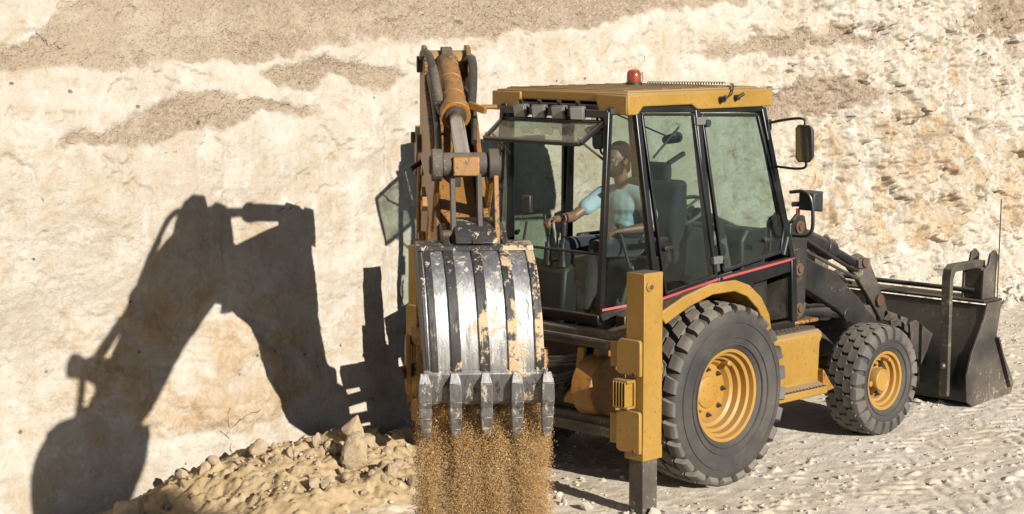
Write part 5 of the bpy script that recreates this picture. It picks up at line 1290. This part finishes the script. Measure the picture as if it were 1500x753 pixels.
rock("boulder", -1.93, 0.98, 0.13, rock_meshes[3], "rounded tan boulder leaning behind the tallest boulder of the heap", squash=(1.1, 0.9, 1.3), rot=(0.3, 0.1, 1.6), sink=0.2)
rock("boulder", -2.62, 1.28, 0.085, rock_meshes[1], "egg-shaped stone perched on the crest of the soil heap", squash=(1, 1, 1.15), sink=0.1)
rock("boulder", -3.72, 1.35, 0.17, rock_meshes[2], "dark shaded boulder at the foot of the bucket's shadow at the left edge", squash=(1.2, 1, 0.9))
rock("boulder", -4.0, 1.25, 0.15, rock_meshes[4], "shaded boulder at the very bottom of the bucket's shadow, left of its neighbour", squash=(1.1, 1, 0.8))
G1 = "loose tan stones along the crest of the soil heap"
for i in range(46):
    t = i / 46
    x = -3.7 + t * 3.3 + rr.uniform(-.12, .12); y = 1.22 + 0.12 * math.sin(t * 9) + rr.uniform(-.16, .16)
    rock("stone", x, y, rr.uniform(0.03, 0.075), rock_meshes[rr.randrange(9)], "loose tan stone on the crest of the soil heap under the quarry face", G1, squash=(1, rr.uniform(.7, 1), rr.uniform(.6, 1)), sink=0.25)
G2 = "broken stones on the near slope of the soil heap"
for i in range(90):
    x = rr.uniform(-2.7, -0.9); y = rr.uniform(0.05, 1.15)
    rock("stone", x, y, 0.018 + 0.075 * rr.random() ** 2.2, rock_meshes[rr.randrange(9)], "broken tan stone on the near slope of the soil heap beside the falling soil", G2, squash=(1, rr.uniform(.7, 1), rr.uniform(.6, 1)), sink=0.25)
G3 = "pale rocks along the foot of the quarry face behind the front bucket"
for i in range(44):
    x = rr.uniform(5.6, 9.6); y = wall_y(np.array(x), np.array(0.1)) - 0.22 - abs(rr.gauss(0, 0.22))
    rock("stone", x, float(y), rr.uniform(0.04, 0.15), pale_meshes[rr.randrange(6)], "pale rock at the foot of the quarry face behind the front bucket", G3, squash=(1.1, 1, rr.uniform(.6, .9)), sink=0.3)
G4 = "pale lumps by the foot of the near stabiliser"
for i in range(16):
    x = rr.uniform(-1.75, -1.05); y = rr.uniform(-1.45, -0.45)
    rock("stone", x, y, rr.uniform(0.02, 0.065), pale_meshes[rr.randrange(6)], "pale lump on the floor beside the foot of the near stabiliser", G4, squash=(1, 1, .8), sink=0.25)
G5 = "pale lumps under the machine by the face"
for i in range(24):
    x = rr.uniform(1.2, 3.2); y = rr.uniform(0.9, 1.6)
    rock("stone", x, y, rr.uniform(0.03, 0.08), pale_meshes[rr.randrange(6)], "pale lump on the floor beyond the wheels at the foot of the face", G5, squash=(1, 1, .8), sink=0.25)

# small clods spread over the floor: nobody could count them
rng = np.random.RandomState(12)
base = np.array([[1, 0, 0], [-1, 0, 0], [0, 1, 0], [0, -1, 0], [0, 0, 1], [0, 0, -1]], float)
of = np.array([[0, 2, 4], [2, 1, 4], [1, 3, 4], [3, 0, 4], [2, 0, 5], [1, 2, 5], [3, 1, 5], [0, 3, 5]])
TB = np.array([[1, 1, 1], [1, -1, -1], [-1, 1, -1], [-1, -1, 1]], float) * 0.75
TF = np.array([[0, 2, 1], [0, 1, 3], [0, 3, 2], [1, 2, 3]])
def scatter(name, P, S, mat, label, cat, flat=0.75, tetra=False):
    n = len(P)
    bs, fc = (TB, TF) if tetra else (base, of)
    q = rng.normal(size=(n, 3, 3)); u = q[:, 0] / np.linalg.norm(q[:, 0], axis=1, keepdims=True)
    v = q[:, 1] - u * (q[:, 1] * u).sum(1, keepdims=True); v /= np.linalg.norm(v, axis=1, keepdims=True); w = np.cross(u, v)
    Rm = np.stack([u, v, w], -1)
    sc = rng.uniform(0.5, 1.35, (n, len(bs), 1))
    V = np.einsum('nij,nkj->nki', Rm, bs[None] * sc) * S[:, None, None]
    V[..., 2] *= flat
    V += P[:, None, :]
    F = fc[None] + (np.arange(n) * len(bs))[:, None, None]
    o = soup(name, V.reshape(-1, 3), F.reshape(-1, 3), mat)
    return tag(o, label, cat, kind="stuff")
n = 9000
px = rng.uniform(-3.0, 9.5, n); py = rng.uniform(-3.6, 1.75, n)
k = fbm(px * 1.2, py * 1.2, 4, 131) + 0.25 > rng.uniform(-0.4, 0.9, n); px, py = px[k], py[k]
sz = 0.003 + 0.022 * rng.rand(len(px)) ** 5
scatter("floor_clods", np.stack([px, py, ground_at(px, py) + sz * 0.25], -1), sz, M['clod'], "small pale clods strewn over the quarry floor", "clods")
n = 700
px = rng.uniform(-4.4, 0.2, n); py = rng.uniform(-0.1, 1.72, n)
k = rng.rand(n) < np.clip(mound(px, py) / 0.2, 0.05, 1); px, py = px[k], py[k]
sz = 0.004 + 0.030 * rng.rand(len(px)) ** 4
scatter("heap_crumbs", np.stack([px, py, ground_at(px, py) + sz * 0.3], -1), sz, M['rock'], "crumbled tan soil lumps covering the heap", "soil crumbs")

# soil pouring out of the digging bucket, down to the floor under it
n = 1500000
l = rng.uniform(-0.325, 0.375, n)
dens = 0.62 + 0.38 * np.cos((l / 0.163 - 0.5) * 2 * np.pi) + 0.7 * fbm(l * 11, l * 0 + 1.5, 3, 141)
k = rng.rand(n) < np.clip(dens, 0.34, 1); l = l[k]; n = len(l)
z = rng.uniform(0.02, 1.74, n); s = 1.62 + 0.55 * rng.beta(2.2, 1.6, n) + 0.03 * rng.normal(size=n)
s = np.minimum(s, np.where(z > 1.5, 1.95 + 0.1 * (1.74 - z), 2.22))
l = l * (1 + 0.04 * (1.74 - z)) + (0.004 + 0.016 * np.clip(1.74 - z, 0, 1)) * rng.normal(size=n) + 0.05
k = rng.rand(n) < np.clip(0.75 + 0.5 * fbm(l * 8, z * 2.2, 3, 151), 0.4, 1); l, z, s = l[k], z[k], s[k]
P = np.stack([OX + DX * s + SX * l, OY + DY * s + SY * l, z], -1)
sz = 0.0011 + 0.0022 * rng.rand(len(P)) ** 2.5
big = rng.rand(len(P)) < 0.004; sz[big] *= 2.4
scatter("falling_soil", P, sz, M['loose'], "brown soil pouring down from the digging bucket", "soil", flat=1.3, tetra=True)
n = 5000
s = 1.9 + 0.33 * rng.normal(size=n); l = 0.45 * rng.normal(size=n)
hh = 0.22 * np.exp(-((s - 1.9) / 0.4) ** 2 - (l / 0.5) ** 2)
P = np.stack([OX + DX * s + SX * l, OY + DY * s + SY * l, hh * rng.rand(n) + 0.01], -1)
scatter("poured_soil", P, 0.01 + 0.03 * rng.rand(n) ** 2, M['loose'], "fresh brown soil heaped under the pouring bucket", "soil")
